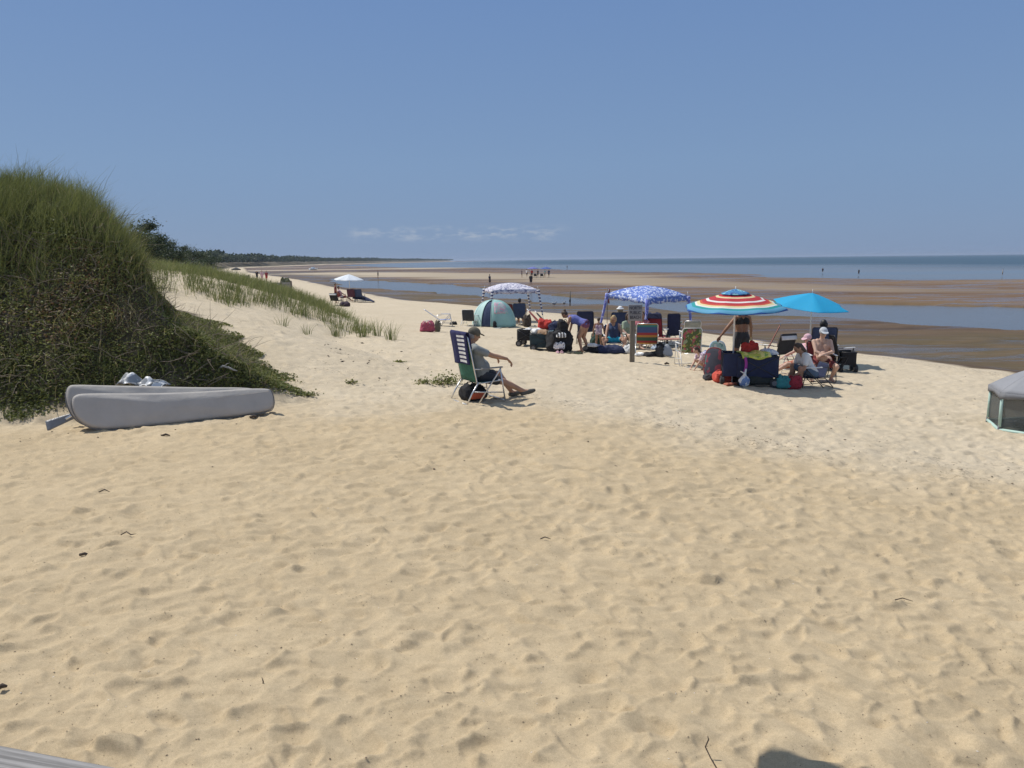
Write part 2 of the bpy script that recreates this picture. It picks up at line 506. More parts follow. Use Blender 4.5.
n = N('sand_and_flats'); p = n.pos()
dryn = n.noise(.9, 5, .6, p); fine = n.noise(55, 3, .7, p); mid = n.noise(7, 4, .65, p)
tan = n.ramp(dryn, [(.25, (.535, .422, .268)), (.75, (.61, .488, .318))])
pale = n.ramp(dryn, [(.25, (.585, .492, .352)), (.75, (.68, .58, .43))])
drys = n.mix(n.attr('yellow'), pale, tan)
drys = n.mix(n.math('MULTIPLY', n.math('SUBTRACT', .6, fine, True), 1.0, True), drys, n.mix(1.0, drys, (.62, .60, .58), 'MULTIPLY'))
drys = n.mix(.35, drys, n.mix(1.0, drys, n.ramp(mid, [(.3, (.72, .70, .68)), (.6, (1.06, 1.06, 1.06))]), 'MULTIPLY'))
vor = n.n('ShaderNodeTexVoronoi'); vor.inputs['Scale'].default_value = 26; n.l(p, vor.inputs['Vector'])
grain = n.noise(240, 2, .8, p)
drys = n.mix(1.0, drys, n.ramp(grain, [(.3, (.76, .75, .74)), (.7, (1.12, 1.12, 1.12))]), 'MULTIPLY')
speck = n.math('LESS_THAN', vor.outputs['Distance'], n.math('MULTIPLY', n.math('SUBTRACT', n.noise(2.3, 3, .6, p), .42), .55))
drys = n.mix(n.math('MULTIPLY', speck, .55), drys, (.11, .085, .06))
# wrack / seaweed litter
wr = n.math('MULTIPLY', n.attr('wrack'), n.math('GREATER_THAN', n.noise(17, 5, .75, p), .57), True)
drys = n.mix(n.math('MULTIPLY', wr, .8), drys, n.ramp(n.noise(30, 2, .6, p), [(.3, (.05, .035, .025)), (.7, (.16, .115, .075))]))
# flats: brown mud, damp sand, green weed
ps = n.scale(p, (.35, 1, 1), (0, 0, R(-24)))
m1 = n.noise(.11, 6, .62, ps, .6); m2 = n.noise(.55, 6, .65, ps, .8)
mud = n.ramp(m1, [(.3, (.076, .050, .034)), (.46, (.131, .089, .053)), (.56, (.106, .08, .042)), (.7, (.18, .115, .063))])
mud = n.mix(.5, mud, n.mix(1.0, mud, n.ramp(m2, [(.3, (.55, .55, .55)), (.65, (1.35, 1.3, 1.2))]), 'MULTIPLY'))
bar = n.ramp(n.noise(.03, 5, .6, n.scale(p, (.12, 1, 1))), [(.35, (.098, .055, .030)), (.5, (.158, .096, .05)), (.68, (.24, .16, .085))])
fl = n.mix(n.attr('bar'), mud, bar)
fl = n.mix(n.attr('palebar'), fl, (.44, .365, .26))
fl = n.mix(n.math('MULTIPLY', n.attr('edge'), n.ramp(n.noise(1.6, 4, .7, p), [(.35, (0, 0, 0)), (.6, (1, 1, 1))])), fl, (.085, .05, .032))
sandm = n.attr('sandm')
drys = n.mix(n.attr('veg'), drys, n.ramp(n.noise(6, 5, .7, p), [(.3, (.035, .03, .018)), (.55, (.085, .07, .042)), (.8, (.25, .2, .14))]))
n.base(n.mix(sandm, fl, drys))
wet = n.ramp(n.noise(.33, 6, .7, n.scale(p, (.28, 1, 1), (0, 0, R(-20))), .8), [(.47, (.8, .8, .8)), (.56, (.22, .22, .22))])
n.rough(n.mix(sandm, n.mix(n.attr('palebar'), wet, (.75, .75, .75)), (.95, .95, .95)))
n.b.inputs['Specular IOR Level'].default_value = .22
n.bump(n.math('ADD', n.math('MULTIPLY', fine, .45), n.math('ADD', n.math('MULTIPLY', mid, .8), n.noise(170, 3, .75, p))), .42, .02)
sandmat = n.m

bars_attr = sm(9, 15, DI - 0) * sm(-.5, 1.5, 0 * XX + 1)
cd, csg, cp = polydist(XX, YY, CHAN)
beyond_ch = sm(2, 14, cd * -csg)               # seaward of the tidal channel
def stripe(P_, W_, seedo):
    d_, s_, p_ = polydist(XX, YY, P_); w_ = np.interp(p_, range(len(W_)), W_)
    return 1 - sm(.45, 1.15, d_ / w_ + .45 * fbm(XX * .3, YY, .05, 3, seedo))
pale_stripe = np.maximum.reduce([stripe([(-150, 320), (-60, 350), (10, 390)], [26, 26, 20], 91) * .95,
    stripe([(-60, 240), (-32, 213), (10, 152), (24, 105), (41, 78), (66, 64)], [16, 22, 26, 12, 7, 5], 92) * np.interp(XX, [-40, 15, 45], [1, .6, .2]),
    stripe([(-150, 520), (-40, 560), (60, 480)], [30, 40, 30], 93) * .4, stripe([(-95, 195), (-70, 232), (-58, 262)], [5, 7, 5], 94) * .5])
edgeA = np.exp(-((SS + .35) / .9) ** 2)
wrackA = np.clip(np.exp(-((SS - 1.3) / .55) ** 2) * .9 + np.exp(-((YY - lineY - .8) / 1.1) ** 2) * .75 * sm(-3, 1, XX) * sm(14, 8, XX) * (.5 + fbm(XX, YY, .7, 2, 95)) + .0, 0, 1)
wrackA = np.clip(wrackA + .8 * np.exp(-((XX + 3.6) / 1.3) ** 2 - ((YY - 17 - .3 * XX) / 3.4) ** 2) * sm(.1, .5, fbm(XX * .6, YY * 1.8, .8, 2, 99)), 0, 1)
g = np_mesh('beach_sand', np.stack([XX, YY, ZZ], -1).reshape(-1, 3), faces, sandmat, attrs={
    'sandm': sm(-.5, .4, SS + .35 * fbm(XX, YY, .9, 3, 85)).ravel(), 'yellow': yel.ravel(), 'wrack': wrackA.ravel(),
    'veg': np.maximum(sm(.05, .3, mound(XX, YY)) * .95, .85 * sm(7, 12, SS) * sm(160, 260, YY)).ravel(),
    'bar': (beyond_ch * (1 - sm(-22, -48, XX) * (1 - sm(230, 300, YY))) * (1 - sm(350, 900, DI))).ravel(), 'palebar': pale_stripe.ravel(), 'edge': edgeA.ravel()})
tag(g, kind='structure')

# --- the sea and the tidal pools: one level sheet of water
n = N('sea_water'); p = n.pos()
gx = n.n('ShaderNodeNewGeometry')
streak = n.noise(.012, 5, .6, n.scale(p, (.18, 1, 1), (0, 0, R(-6))))
deep = n.attr('deep')
shal = n.ramp(n.noise(.035, 5, .6, n.scale(p, (.15, 1, 1), (0, 0, R(-6)))), [(.38, (.135, .125, .10)), (.6, (.10, .125, .135))])
pool = n.ramp(n.noise(.2, 4, .6, n.scale(p, (.3, 1, 1), (0, 0, R(-20)))), [(.3, (.10, .095, .085)), (.7, (.12, .115, .105))])
c = n.mix(n.attr('open'), pool, shal)
c = n.mix(deep, c, n.ramp(streak, [(.3, (.028, .062, .085)), (.7, (.045, .085, .11))]))
n.base(c); n.rough(n.mix(deep, (.16, .16, .16), (.38, .38, .38)))
n.b.inputs['IOR'].default_value = 1.33
n.bump(n.math('ADD', n.noise(1.1, 4, .7, n.scale(p, (.5, 1, 1))), n.math('MULTIPLY', n.noise(6, 3, .6, n.scale(p, (.6, 1, 1))), .3)), .35, .10)
wy_ = np.concatenate([np.linspace(15, 60, 30), np.geomspace(62, 9500, 150)])
wu = np.linspace(-3.2, 3.2, 140)
WX = wu[None, :] * wy_[:, None]; WY = np.repeat(wy_[:, None], len(wu), 1)
sd, ssg, sp = polydist(WX, WY, SEAE); be = sd * -ssg
idx = np.arange(WX.size).reshape(WX.shape)
wf = np.stack([idx[:-1, :-1], idx[:-1, 1:], idx[1:, 1:], idx[1:, :-1]], -1).reshape(-1, 4)
wob = 25 * fbm(WX, WY, .008, 3, 103)
sea = np_mesh('sea', np.stack([WX, WY, np.full_like(WX, WATER)], -1).reshape(-1, 3), wf, n.m, attrs={
    'open': sm(-25, 5, be).ravel(), 'deep': sm(50, 190, be + wob).ravel()})
tag(sea, kind='structure')
# ---------------------------------------------------------------- vegetation
def blade_mat(name, stops):
    n = N(name)
    t = n.attr('tint'); hgt = n.attr('hgt')
    c = n.ramp(t, stops)
    c = n.mix(n.math('MULTIPLY', hgt, .35), c, n.mix(1.0, c, (1.5, 1.35, .95), 'MULTIPLY'))
    n.base(c); n.rough(.6)
    n.b.inputs['Specular IOR Level'].default_value = .3
    tr = n.n('ShaderNodeBsdfTranslucent'); n.l(c, tr.inputs[0])
    mx = n.n('ShaderNodeMixShader'); mx.inputs[0].default_value = .3
    o = n.t.nodes['Material Output']
    n.l(n.b.outputs[0], mx.inputs[1]); n.l(tr.outputs[0], mx.inputs[2]); n.l(mx.outputs[0], o.inputs[0])
    return n.m
M_beachgrass = blade_mat('beach_grass', [(0, (.09, .10, .038)), (.35, (.16, .185, .066)), (.75, (.22, .25, .10)), (.9, (.36, .32, .17)), (1, (.46, .40, .25))])
M_leaf = blade_mat('creeper_leaves', [(0, (.08, .09, .028)), (.3, (.15, .17, .052)), (.55, (.25, .27, .085)), (.72, (.17, .12, .06)), (.86, (.25, .13, .07)), (1, (.38, .31, .2))])
M_treeleaf = blade_mat('tree_leaves', [(0, (.022, .036, .018)), (.5, (.04, .062, .028)), (1, (.075, .10, .04))])
M_bark = plain('bark', (.10, .08, .06), .9, 0, .3, 12)
M_twig = plain('dead_twigs', (.20, .16, .12), .9, 0, .35, 20)

def blades(P, h, w, lean, tint, seg=3):
    """curved grass blades: P (n,3), arrays h,w,tint, lean (n,2)"""
    nB = len(P); az = rng.uniform(0, 2 * PI, nB)
    side = np.stack([np.cos(az), np.sin(az), np.zeros(nB)], -1)
    V = []; HG = []
    for k in range(seg + 1):
        t = k / seg
        c = P + np.stack([lean[:, 0] * h * t * t, lean[:, 1] * h * t * t, h * (t - .28 * t * t * np.hypot(lean[:, 0], lean[:, 1]))], -1)
        ww = (w * (1 - t) ** .6 * .5)[:, None]
        if k == seg: ww = ww * 0 + .0008
        V.append(c - side * ww); V.append(c + side * ww); HG += [t, t]
    V = np.stack(V, 1)                     # n, 2(seg+1), 3
    o = (np.arange(nB) * 2 * (seg + 1))[:, None]
    F_ = np.concatenate([o + np.array([[2 * k, 2 * k + 1, 2 * k + 3, 2 * k + 2]]) for k in range(seg)], 0)
    return V.reshape(-1, 3), F_, np.repeat(tint, 2 * (seg + 1)), np.tile(np.array(HG), nB)

def leaves(P, size, tint, flat=.5):
    """small folded leaves: one kinked quad pair each (6 verts)"""
    nL = len(P)
    d = rng.normal(size=(nL, 3)); d[:, 2] = d[:, 2] * flat + .15; d /= np.linalg.norm(d, axis=1)[:, None]
    nrm = rng.normal(size=(nL, 3)); nrm[:, 2] += 1.2
    s_ = np.cross(d, nrm); s_ /= np.linalg.norm(s_, axis=1)[:, None] + 1e-9
    sz = size[:, None]
    up = np.cross(s_, d)
    v = np.stack([P - d * sz * .5, P + s_ * sz * .33 + up * sz * .08, P + d * sz * .55, P - s_ * sz * .33 + up * sz * .08], 1)
    f = np.arange(nL * 4).reshape(nL, 4)
    return v.reshape(-1, 3), f, np.repeat(tint, 4), np.tile(np.array([0, .5, 1, .5]), nL)

def gz(x, y): return H0(x, y)[0]
def scatter(n_, x0, x1, y0, y1):
    return rng.uniform(x0, x1, n_), rng.uniform(y0, y1, n_)

# beach grass on the crest and upper face of the steep dune
x, y = scatter(150000, -17, -4.5, 10.2, 19.5)
mz = mound(x, y)
keep = (rng.random(len(x)) < sm(1.5, 2.6, mz + .5 * fbm(x, y, .7, 2, 200)) * (.45 + .5 * sm(-.3, .3, fbm(x, y, 1.6, 2, 201)))) & (x > -1.15 * y)
x, y = x[keep], y[keep]
z = gz(x, y); nB = len(x)
h = np.where(rng.random(nB) < .03, 1.5, 1) * rng.uniform(.25, .62, nB) * (1 + .25 * fbm(x, y, 2.5, 2, 207) + .3 * fbm(x, y, .9, 2, 203)); wl = rng.normal(size=(nB, 2)) * .30 + np.array([.35, -.12])
tint = np.clip(.42 + .25 * fbm(x, y, 1.3, 2, 204) + rng.normal(size=nB) * .18, 0, 1)
v, f, t, hg = blades(np.stack([x, y, z - .02], -1), h, rng.uniform(.006, .012, nB), wl, tint, 4)
tag(np_mesh('beach_grass', v, f, M_beachgrass, attrs={'tint': t, 'hgt': hg}), 'tall green beach grass covering the crest and upper face of the steep dune', 'grass', kind='stuff')

# creeping plants, vines and dead stems on the face
x, y = scatter(640000, -14, -1.9, 9.4, 18)
mz = mound(x, y)
edge = sm(.07, .25, mz + .14 * fbm(x, y, 1.4, 3, 210))
keep = (mz > .03) & (rng.random(len(x)) < edge * (.35 + .65 * sm(-.45, .1, fbm(x, y, 1.1, 3, 211)))) & (x > -1.1 * y)
keep &= ~((x > -7.4) & (y < 10.15 + (x + 7) * .27) )
keep &= rng.random(len(x)) < (1 - .75 * sm(2.4, 3.4, mz))
x, y, mz = x[keep], y[keep], mz[keep]
z = gz(x, y); nL = len(x)
cl = np.clip(.11 + .13 * fbm(x, y, 1.7, 3, 212), .015, .34)
z = z + cl * (.3 + .7 * sm(0, .9, mz)) * rng.random(nL) ** .6
brown = sm(.5, 1.3, mz) * (1 - sm(2.3, 3, mz)) * (.22 + .30 * np.exp(-((x + 7.0) / 1.4) ** 2)) + .20 * fbm(x, y, .6, 3, 214)
tint = np.clip(rng.beta(2, 3.2, nL) * .75 + brown * rng.random(nL) + .08 * fbm(x, y, 2.5, 2, 213), 0, 1)
tint = np.where(rng.random(nL) < .03, 1.0, tint)
v, f, t, hg = leaves(np.stack([x, y, z], -1), rng.uniform(.02, .062, nL) * (1 + .3 * fbm(x, y, .9, 2, 216)), tint)
tag(np_mesh('creeping_plants', v, f, M_leaf, attrs={'tint': t, 'hgt': hg * .5}), 'dark creeping vines and low leafy plants covering the face of the steep dune', 'ground cover', kind='stuff')
# tufts of dry and green grass poking out of the face
x, y = scatter(26000, -13, -2.8, 9.8, 17)
mz = mound(x, y)
keep = (mz > .25) & (rng.random(len(x)) < .25 + .75 * sm(0, .4, fbm(x, y, 1.2, 2, 220)))
x, y = x[keep], y[keep]; z = gz(x, y); nB = len(x)
tint = np.where(rng.random(nB) < .25, rng.uniform(.85, 1, nB), rng.uniform(.1, .7, nB))
v, f, t, hg = blades(np.stack([x, y, z], -1), rng.uniform(.12, .42, nB), rng.uniform(.006, .012, nB), rng.normal(size=(nB, 2)) * .7 + np.array([.3, -.5]), tint, 3)
tag(np_mesh('dry_grass_tufts', v, f, M_beachgrass, attrs={'tint': t, 'hgt': hg}), 'straw coloured and green tufts poking from the vines on the dune face', 'grass', kind='stuff')
# dead stems
mb = MB()
for i in range(900):
    for _ in range(20):
        xx = random.uniform(-12, -3); yy = random.uniform(10.1, 16)
        mm = float(mound(np.array([xx]), np.array([yy]))[0])
        if .35 < mm < 3.0: break
    zz = ground_z(xx, yy); L = random.uniform(.25, .8); a = random.uniform(0, 2 * PI)
    p0 = Vector((xx, yy, zz + .05)); d = Vector((math.cos(a) * .9, math.sin(a) * .5 - .35, random.uniform(-.1, .5))).normalized()
    pts = [p0]; dd = d.copy()
    for k in range(4):
        dd = (dd + Vector((random.gauss(0, .3), random.gauss(0, .3), random.gauss(-.05, .25)))).normalized(); pts.append(pts[-1] + dd * L / 4)
    mb.tube(pts, [.006, .005, .004, .003, .0015], 4)
tag(mb.build('dead_stems', M_twig), 'tangle of grey brown dead stems over the dune face', 'twigs', kind='stuff')

# beach grass on the foredune beyond the sand slope
def tussocks(n_, ylo, yhi, per, hmul, wmul, seedo, gate=.0, xs=(-80, -2)):
    yy = rng.uniform(ylo, yhi, n_); xx = rng.uniform(xs[0], xs[1], n_)
    zz, ss, *_ = H0(xx, yy)
    s1 = 15.0
    g_ = fbm(xx, yy, .16, 3, seedo)
    k = (ss > s1 - .2) & (ss < 60) & (rng.random(n_) < sm(s1 - .3, s1 + 1.9, ss + .8 * g_) * (.50 + .5 * sm(-.5, .0, g_)))
    k &= (yy > 24.2 + 1.6 * fbm(xx, yy, .35, 2, seedo + 2) + np.interp(xx, [-14, -10, -4], [-1.6, 0, 1.0])) | (yy > 40)
    k &= (xx > -yy * .80 - 2)
    xx, yy = xx[k], yy[k]
    m = len(xx); r = rng.uniform(.06, .2, m) * (1 + (wmul - 1) * .6)
    X = np.repeat(xx, per) + rng.normal(size=m * per) * np.repeat(r, per); Y = np.repeat(yy, per) + rng.normal(size=m * per) * np.repeat(r, per)
    Z = gz(X, Y); nb = len(X)
    dx = (X - np.repeat(xx, per)); dy = (Y - np.repeat(yy, per))
    hh = rng.uniform(.45, .95, nb) * hmul * np.repeat(rng.uniform(.6, 1.1, m), per)
    ln = np.stack([dx * 1.4 + .16, dy * 1.4], -1) + rng.normal(size=(nb, 2)) * .16
    tint = np.clip(.52 + .2 * np.repeat(rng.normal(size=m) * .5, per) + rng.normal(size=nb) * .16, 0, 1)
    return blades(np.stack([X, Y, Z - .02], -1), hh, rng.uniform(.008, .015, nb) * wmul, ln, tint, 3)
parts = [tussocks(7600, 22.5, 46, 15, .68, 1.4, 230, xs=(-32, -3.5)), tussocks(9000, 45, 95, 12, .85, 2.4, 233, xs=(-75, -12)), tussocks(3500, 95, 240, 8, 1.0, 6.0, 236, xs=(-200, -30))]
V = []; Fs = []; T = []; Hh = []; off = 0
for v, f, t, hg in parts:
    V.append(v); Fs.append(f + off); T.append(t); Hh.append(hg); off += len(v)
tag(np_mesh('beach_grass', np.concatenate(V), np.concatenate(Fs), M_beachgrass, attrs={'tint': np.concatenate(T), 'hgt': np.concatenate(Hh)}),
    'pale green beach grass growing along the low dune behind the beach', 'grass', kind='stuff')

# single tussocks at the foot of that dune, standing on bare sand
def small_tuft(px, py, n_, hh, label, cat='grass tuft', name='grass_tuft', group='grass tufts at the foot of the low dune'):
    b = G(px, py); nb = n_
    P = np.stack([rng.normal(size=nb) * .09, rng.normal(size=nb) * .09, np.zeros(nb) - .02], -1)
    v, f, t, hg = blades(P, rng.uniform(.5, 1, nb) * hh, rng.uniform(.012, .02, nb), P[:, :2] * 3.2 + rng.normal(size=(nb, 2)) * .12, np.clip(.5 + rng.normal(size=nb) * .15, 0, 1), 4)
    o = np_mesh(name, v, f, M_beachgrass, attrs={'tint': t, 'hgt': hg}); o.location = b
    return tag(o, label, cat, group)
tl = ['tall tuft at the right end of the pale green dune grass, farthest right', 'grass tuft on bare sand just left of the rightmost one', 'bushy tuft below the grass edge, third from its right end',
      'grass tuft on sand, fourth from the right end of the dune grass', 'thin tuft lying out on the sand slope, lowest of all', 'grass tuft on the sand slope left of the lowest thin one',
      'small tuft high on the sand slope beside the steep dune', 'sparse tuft halfway up the sand slope']
for (px, py, nn_, hh), lb in zip([(391, 340, 46, .8), (377, 336, 50, .75), (363, 337, 60, .7), (337, 336, 50, .7), (306, 334, 22, .45), (282, 326, 24, .5), (203, 292, 26, .5), (228, 306, 24, .5)], tl):
    small_tuft(px, py, nn_, hh, lb)

# small leafy plants on the sand
def leafy_plant(px, py, nn_, r, label, zf=.5):
    b = G(px, py); 
    P = np.stack([rng.normal(size=nn_) * r * .5, rng.normal(size=nn_) * r * .35, np.abs(rng.normal(size=nn_)) * r * zf * .5 + .01], -1)
    v, f, t, hg = leaves(P, rng.uniform(.03, .06, nn_), np.clip(rng.beta(2.5, 3, nn_) * .8, 0, 1))
    root = empty('beach_plant', b, 0, label, 'plant', 'low leafy plants on the sand')
    np_mesh('foliage', v, f, M_leaf, root, attrs={'tint': t, 'hgt': hg})
    mb = MB()
    for k in range(7):
        a = random.uniform(0, 2 * PI); q = Vector((math.cos(a) * r * .6, math.sin(a) * r * .45, r * zf * .6))
        mb.tube([(0, 0, -.02), q * .5 + Vector((0, 0, .02)), q], [.006, .005, .003], 5)
    mb.build('stem', M_twig, root)
leafy_plant(447, 384, 420, .30, 'low green leafy plant on the sand just left of the aluminium chair', .6)
leafy_plant(424, 384, 120, .20, 'small sparse green plant on the sand, left of the plant by the chair', .5)
leafy_plant(352, 384, 60, .16, 'tiny green sprig on the sand right of the vine covered dune foot', .5)
leafy_plant(308, 396, 110, .2, 'green runner sprig lying on yellow sand at the tip of the vines', .3)
leafy_plant(399, 363, 90, .14, 'dark little clump alone on the pale sand behind the plants', .4)

# trees showing over the dune
def tree(px, top_py, depth, hgt, label, seedo, wide=.55, name='pine_tree'):
    top = at(px, top_py, depth); b = Vector((top.x, top.y, top.z - hgt))
    root = empty(name, b, random.uniform(0, 6), label, 'tree', 'trees behind the dunes')
    mb = MB(); lean = Vector((random.uniform(-.1, .1), random.uniform(-.1, .1), 1))
    mb.tube([Vector((0, 0, -.6)), lean * hgt * .35, lean * hgt * .7, lean * hgt * .93], [hgt * .035, hgt * .026, hgt * .014, hgt * .004], 8)
    ends = []
    for k in range(11):
        a = k * 2.4 + random.uniform(-.4, .4); h0 = hgt * random.uniform(.25, .85); rr = hgt * wide * random.uniform(.55, 1.0) * (1.15 - h0 / hgt)
        q = Vector((math.cos(a) * rr, math.sin(a) * rr, h0 + hgt * random.uniform(.0, .14)))
        mb.tube([lean * h0, lean * h0 * .5 + q * .5 - Vector((0, 0, .0)), q], [hgt * .012, hgt * .008, hgt * .003], 5); ends.append(q)
        ends.append(lean * h0 * .4 + q * .6)
    ends.append(lean * hgt * .95); ends.append(lean * hgt * .85)
    mb.build('trunk', M_bark, root, True)
    V = []
    for q in ends:
        k = random.randint(90, 170); r = hgt * random.uniform(.06, .13)
        V.append(np.array(q)[None] + rng.normal(size=(k, 3)) * np.array([r, r, r * .5]))
    P = np.concatenate(V); nl = len(P)
    v, f, t, hg = leaves(P, rng.uniform(.05, .1, nl) * hgt * .5, np.clip(rng.beta(2, 2, nl), 0, 1))
    np_mesh('crown', v, f, M_treeleaf, root, attrs={'tint': t, 'hgt': hg * .6})
for (px, ty, dp, hh, wd, lb) in [
    (130, 226, 46, 3.0, .45, 'dark bushy tree leftmost behind the grassy dune crest'),
    (147, 220, 52, 3.2, .34, 'tallest dark tree with a ragged top showing over the dune'),
    (159, 233, 50, 2.8, .5, 'dark tree just right of the tallest one over the dune'),
    (138, 233, 44, 2.8, .55, 'low rounded tree in front of the tallest dark tree'),
    (171, 241, 56, 2.8, .5, 'dark tree at the right end of the clump over the dune'),
    (150, 238, 47, 2.7, .6, 'spreading low tree beneath the ragged topped one'),
    (182, 246, 95, 4.0, .8, 'farther low tree right of the clump over the dune'),
    (193, 248, 110, 4.5, .8, 'second of the farther low trees along the green dune'),
    (207, 250, 130, 5.0, .8, 'third of the farther low trees along the green dune')]:
    tree(px, ty, dp, hh, lb, 0, wd)

# far woodland along the shore: one mass of many crowns
P = []; SZ = []
_sy = [q[1] for q in SHORE]; _sx = [q[0] for q in SHORE]
for i in range(4200):
    dp = 165 * (2600 / 165) ** (rng.random() ** .85)
    x_ = np.interp(dp, _sy, _sx) - np.interp(dp, [200, 500], [24, 9]) - rng.random() ** 1.5 * 70 - (10 if dp < 300 else 0)
    hgt = np.interp(dp, [165, 300, 600, 1000, 2600], [3.6, 4.8, 6.0, 5.6, 4.6]) * (1 + .28 * float(pn(x_, dp, .011, 300))) * rng.uniform(.6, 1.08)
    r = hgt * .42; k2 = 24
    pts = rng.normal(size=(k2, 3)); pts /= np.linalg.norm(pts, axis=1)[:, None]; pts *= rng.uniform(.5, 1, (k2, 1)) * np.array([r * 1.4, r * 1.4, hgt * .5])
    pts += np.array([x_, dp, 2.9 + hgt * .48]); P.append(pts); SZ.append(np.full(k2, hgt * .34))
P = np.concatenate(P); SZ = np.concatenate(SZ)
v, f, t, hg = leaves(P, SZ, np.clip(rng.beta(2, 2, len(P)), 0, 1), .8)
tag(np_mesh('woodland', v, f, M_treeleaf, attrs={'tint': t, 'hgt': hg * .5}), 'far dark line of woods running along the shore to the horizon', 'woods', kind='stuff')
# ---------------------------------------------------------------- people
def blob(mb, name, mat, parent, voxel, smooth=3, loc=None):
    """melts overlapping primitives into one continuous skin"""
    o = mb.build('tmp', None, None)
    md = o.modifiers.new('r', 'REMESH'); md.mode = 'VOXEL'; md.voxel_size = voxel; md.use_smooth_shade = True
    if smooth:
        sd_ = o.modifiers.new('s', 'SMOOTH'); sd_.factor = .5; sd_.iterations = smooth
    bpy.context.view_layer.update()
    dg = bpy.context.evaluated_depsgraph_get()
    me = bpy.data.meshes.new_from_object(o.evaluated_get(dg)); me.name = name
    old = o.data; bpy.data.objects.remove(o); bpy.data.meshes.remove(old)
    me.materials.clear(); me.materials.append(mat)
    me.polygons.foreach_set('use_smooth', [True] * len(me.polygons))
    r = bpy.data.objects.new(name, me); col.objects.link(r)
    if parent: r.parent = parent
    return r

def cap_(mb, a, ra, b, rb, n=10):
    a = Vector(a); b = Vector(b)
    mb.tube([a, a.lerp(b, .5), b], [ra, (ra + rb) / 2, rb], n); mb.ell(a, (ra,) * 3, n, 8); mb.ell(b, (rb,) * 3, n, 8)

def ik(a, b, L1, L2, pole):
    a = Vector(a); b = Vector(b); d = b - a; L = min(d.length, (L1 + L2) * .995); d.normalize()
    x = (L1 * L1 - L2 * L2 + L * L) / (2 * L); h = math.sqrt(max(L1 * L1 - x * x, 0))
    p = Vector(pole); p = p - d * p.dot(d)
    p = p.normalized() if p.length > 1e-6 else Vector((0, 0, 1))
    return a + d * x + p * h, a + d * L

SKIN = {}
def skin(name, c):
    if name in SKIN: return SKIN[name]
    n = N('skin_' + name); p = n.obj()
    n.base(n.ramp(n.noise(9, 4, .6, p), [(.3, tuple(v * .86 for v in c)), (.7, tuple(min(1, v * 1.12) for v in c))]))
    n.rough(.55); n.b.inputs['Subsurface Weight'].default_value = .08; n.b.inputs['Subsurface Radius'].default_value = (.02, .01, .005)
    SKIN[name] = n.m; return n.m
SK_TAN = skin('tan', (.42, .235, .15)); SK_FAIR = skin('fair', (.56, .36, .27)); SK_DEEP = skin('bronzed', (.27, .145, .09))
HAIR_BR = plain('brown_hair', (.06, .038, .024), .6, 0, .3, 60); HAIR_BL = plain('blond_hair', (.42, .29, .14), .6, 0, .2, 60); HAIR_GR = plain('grey_hair', (.36, .34, .32), .7, 0, .2, 60); HAIR_BK = plain('black_hair', (.018, .016, .016), .5, 0, .2, 60)
EYEM = plain('eye_dark', (.03, .025, .02), .2)

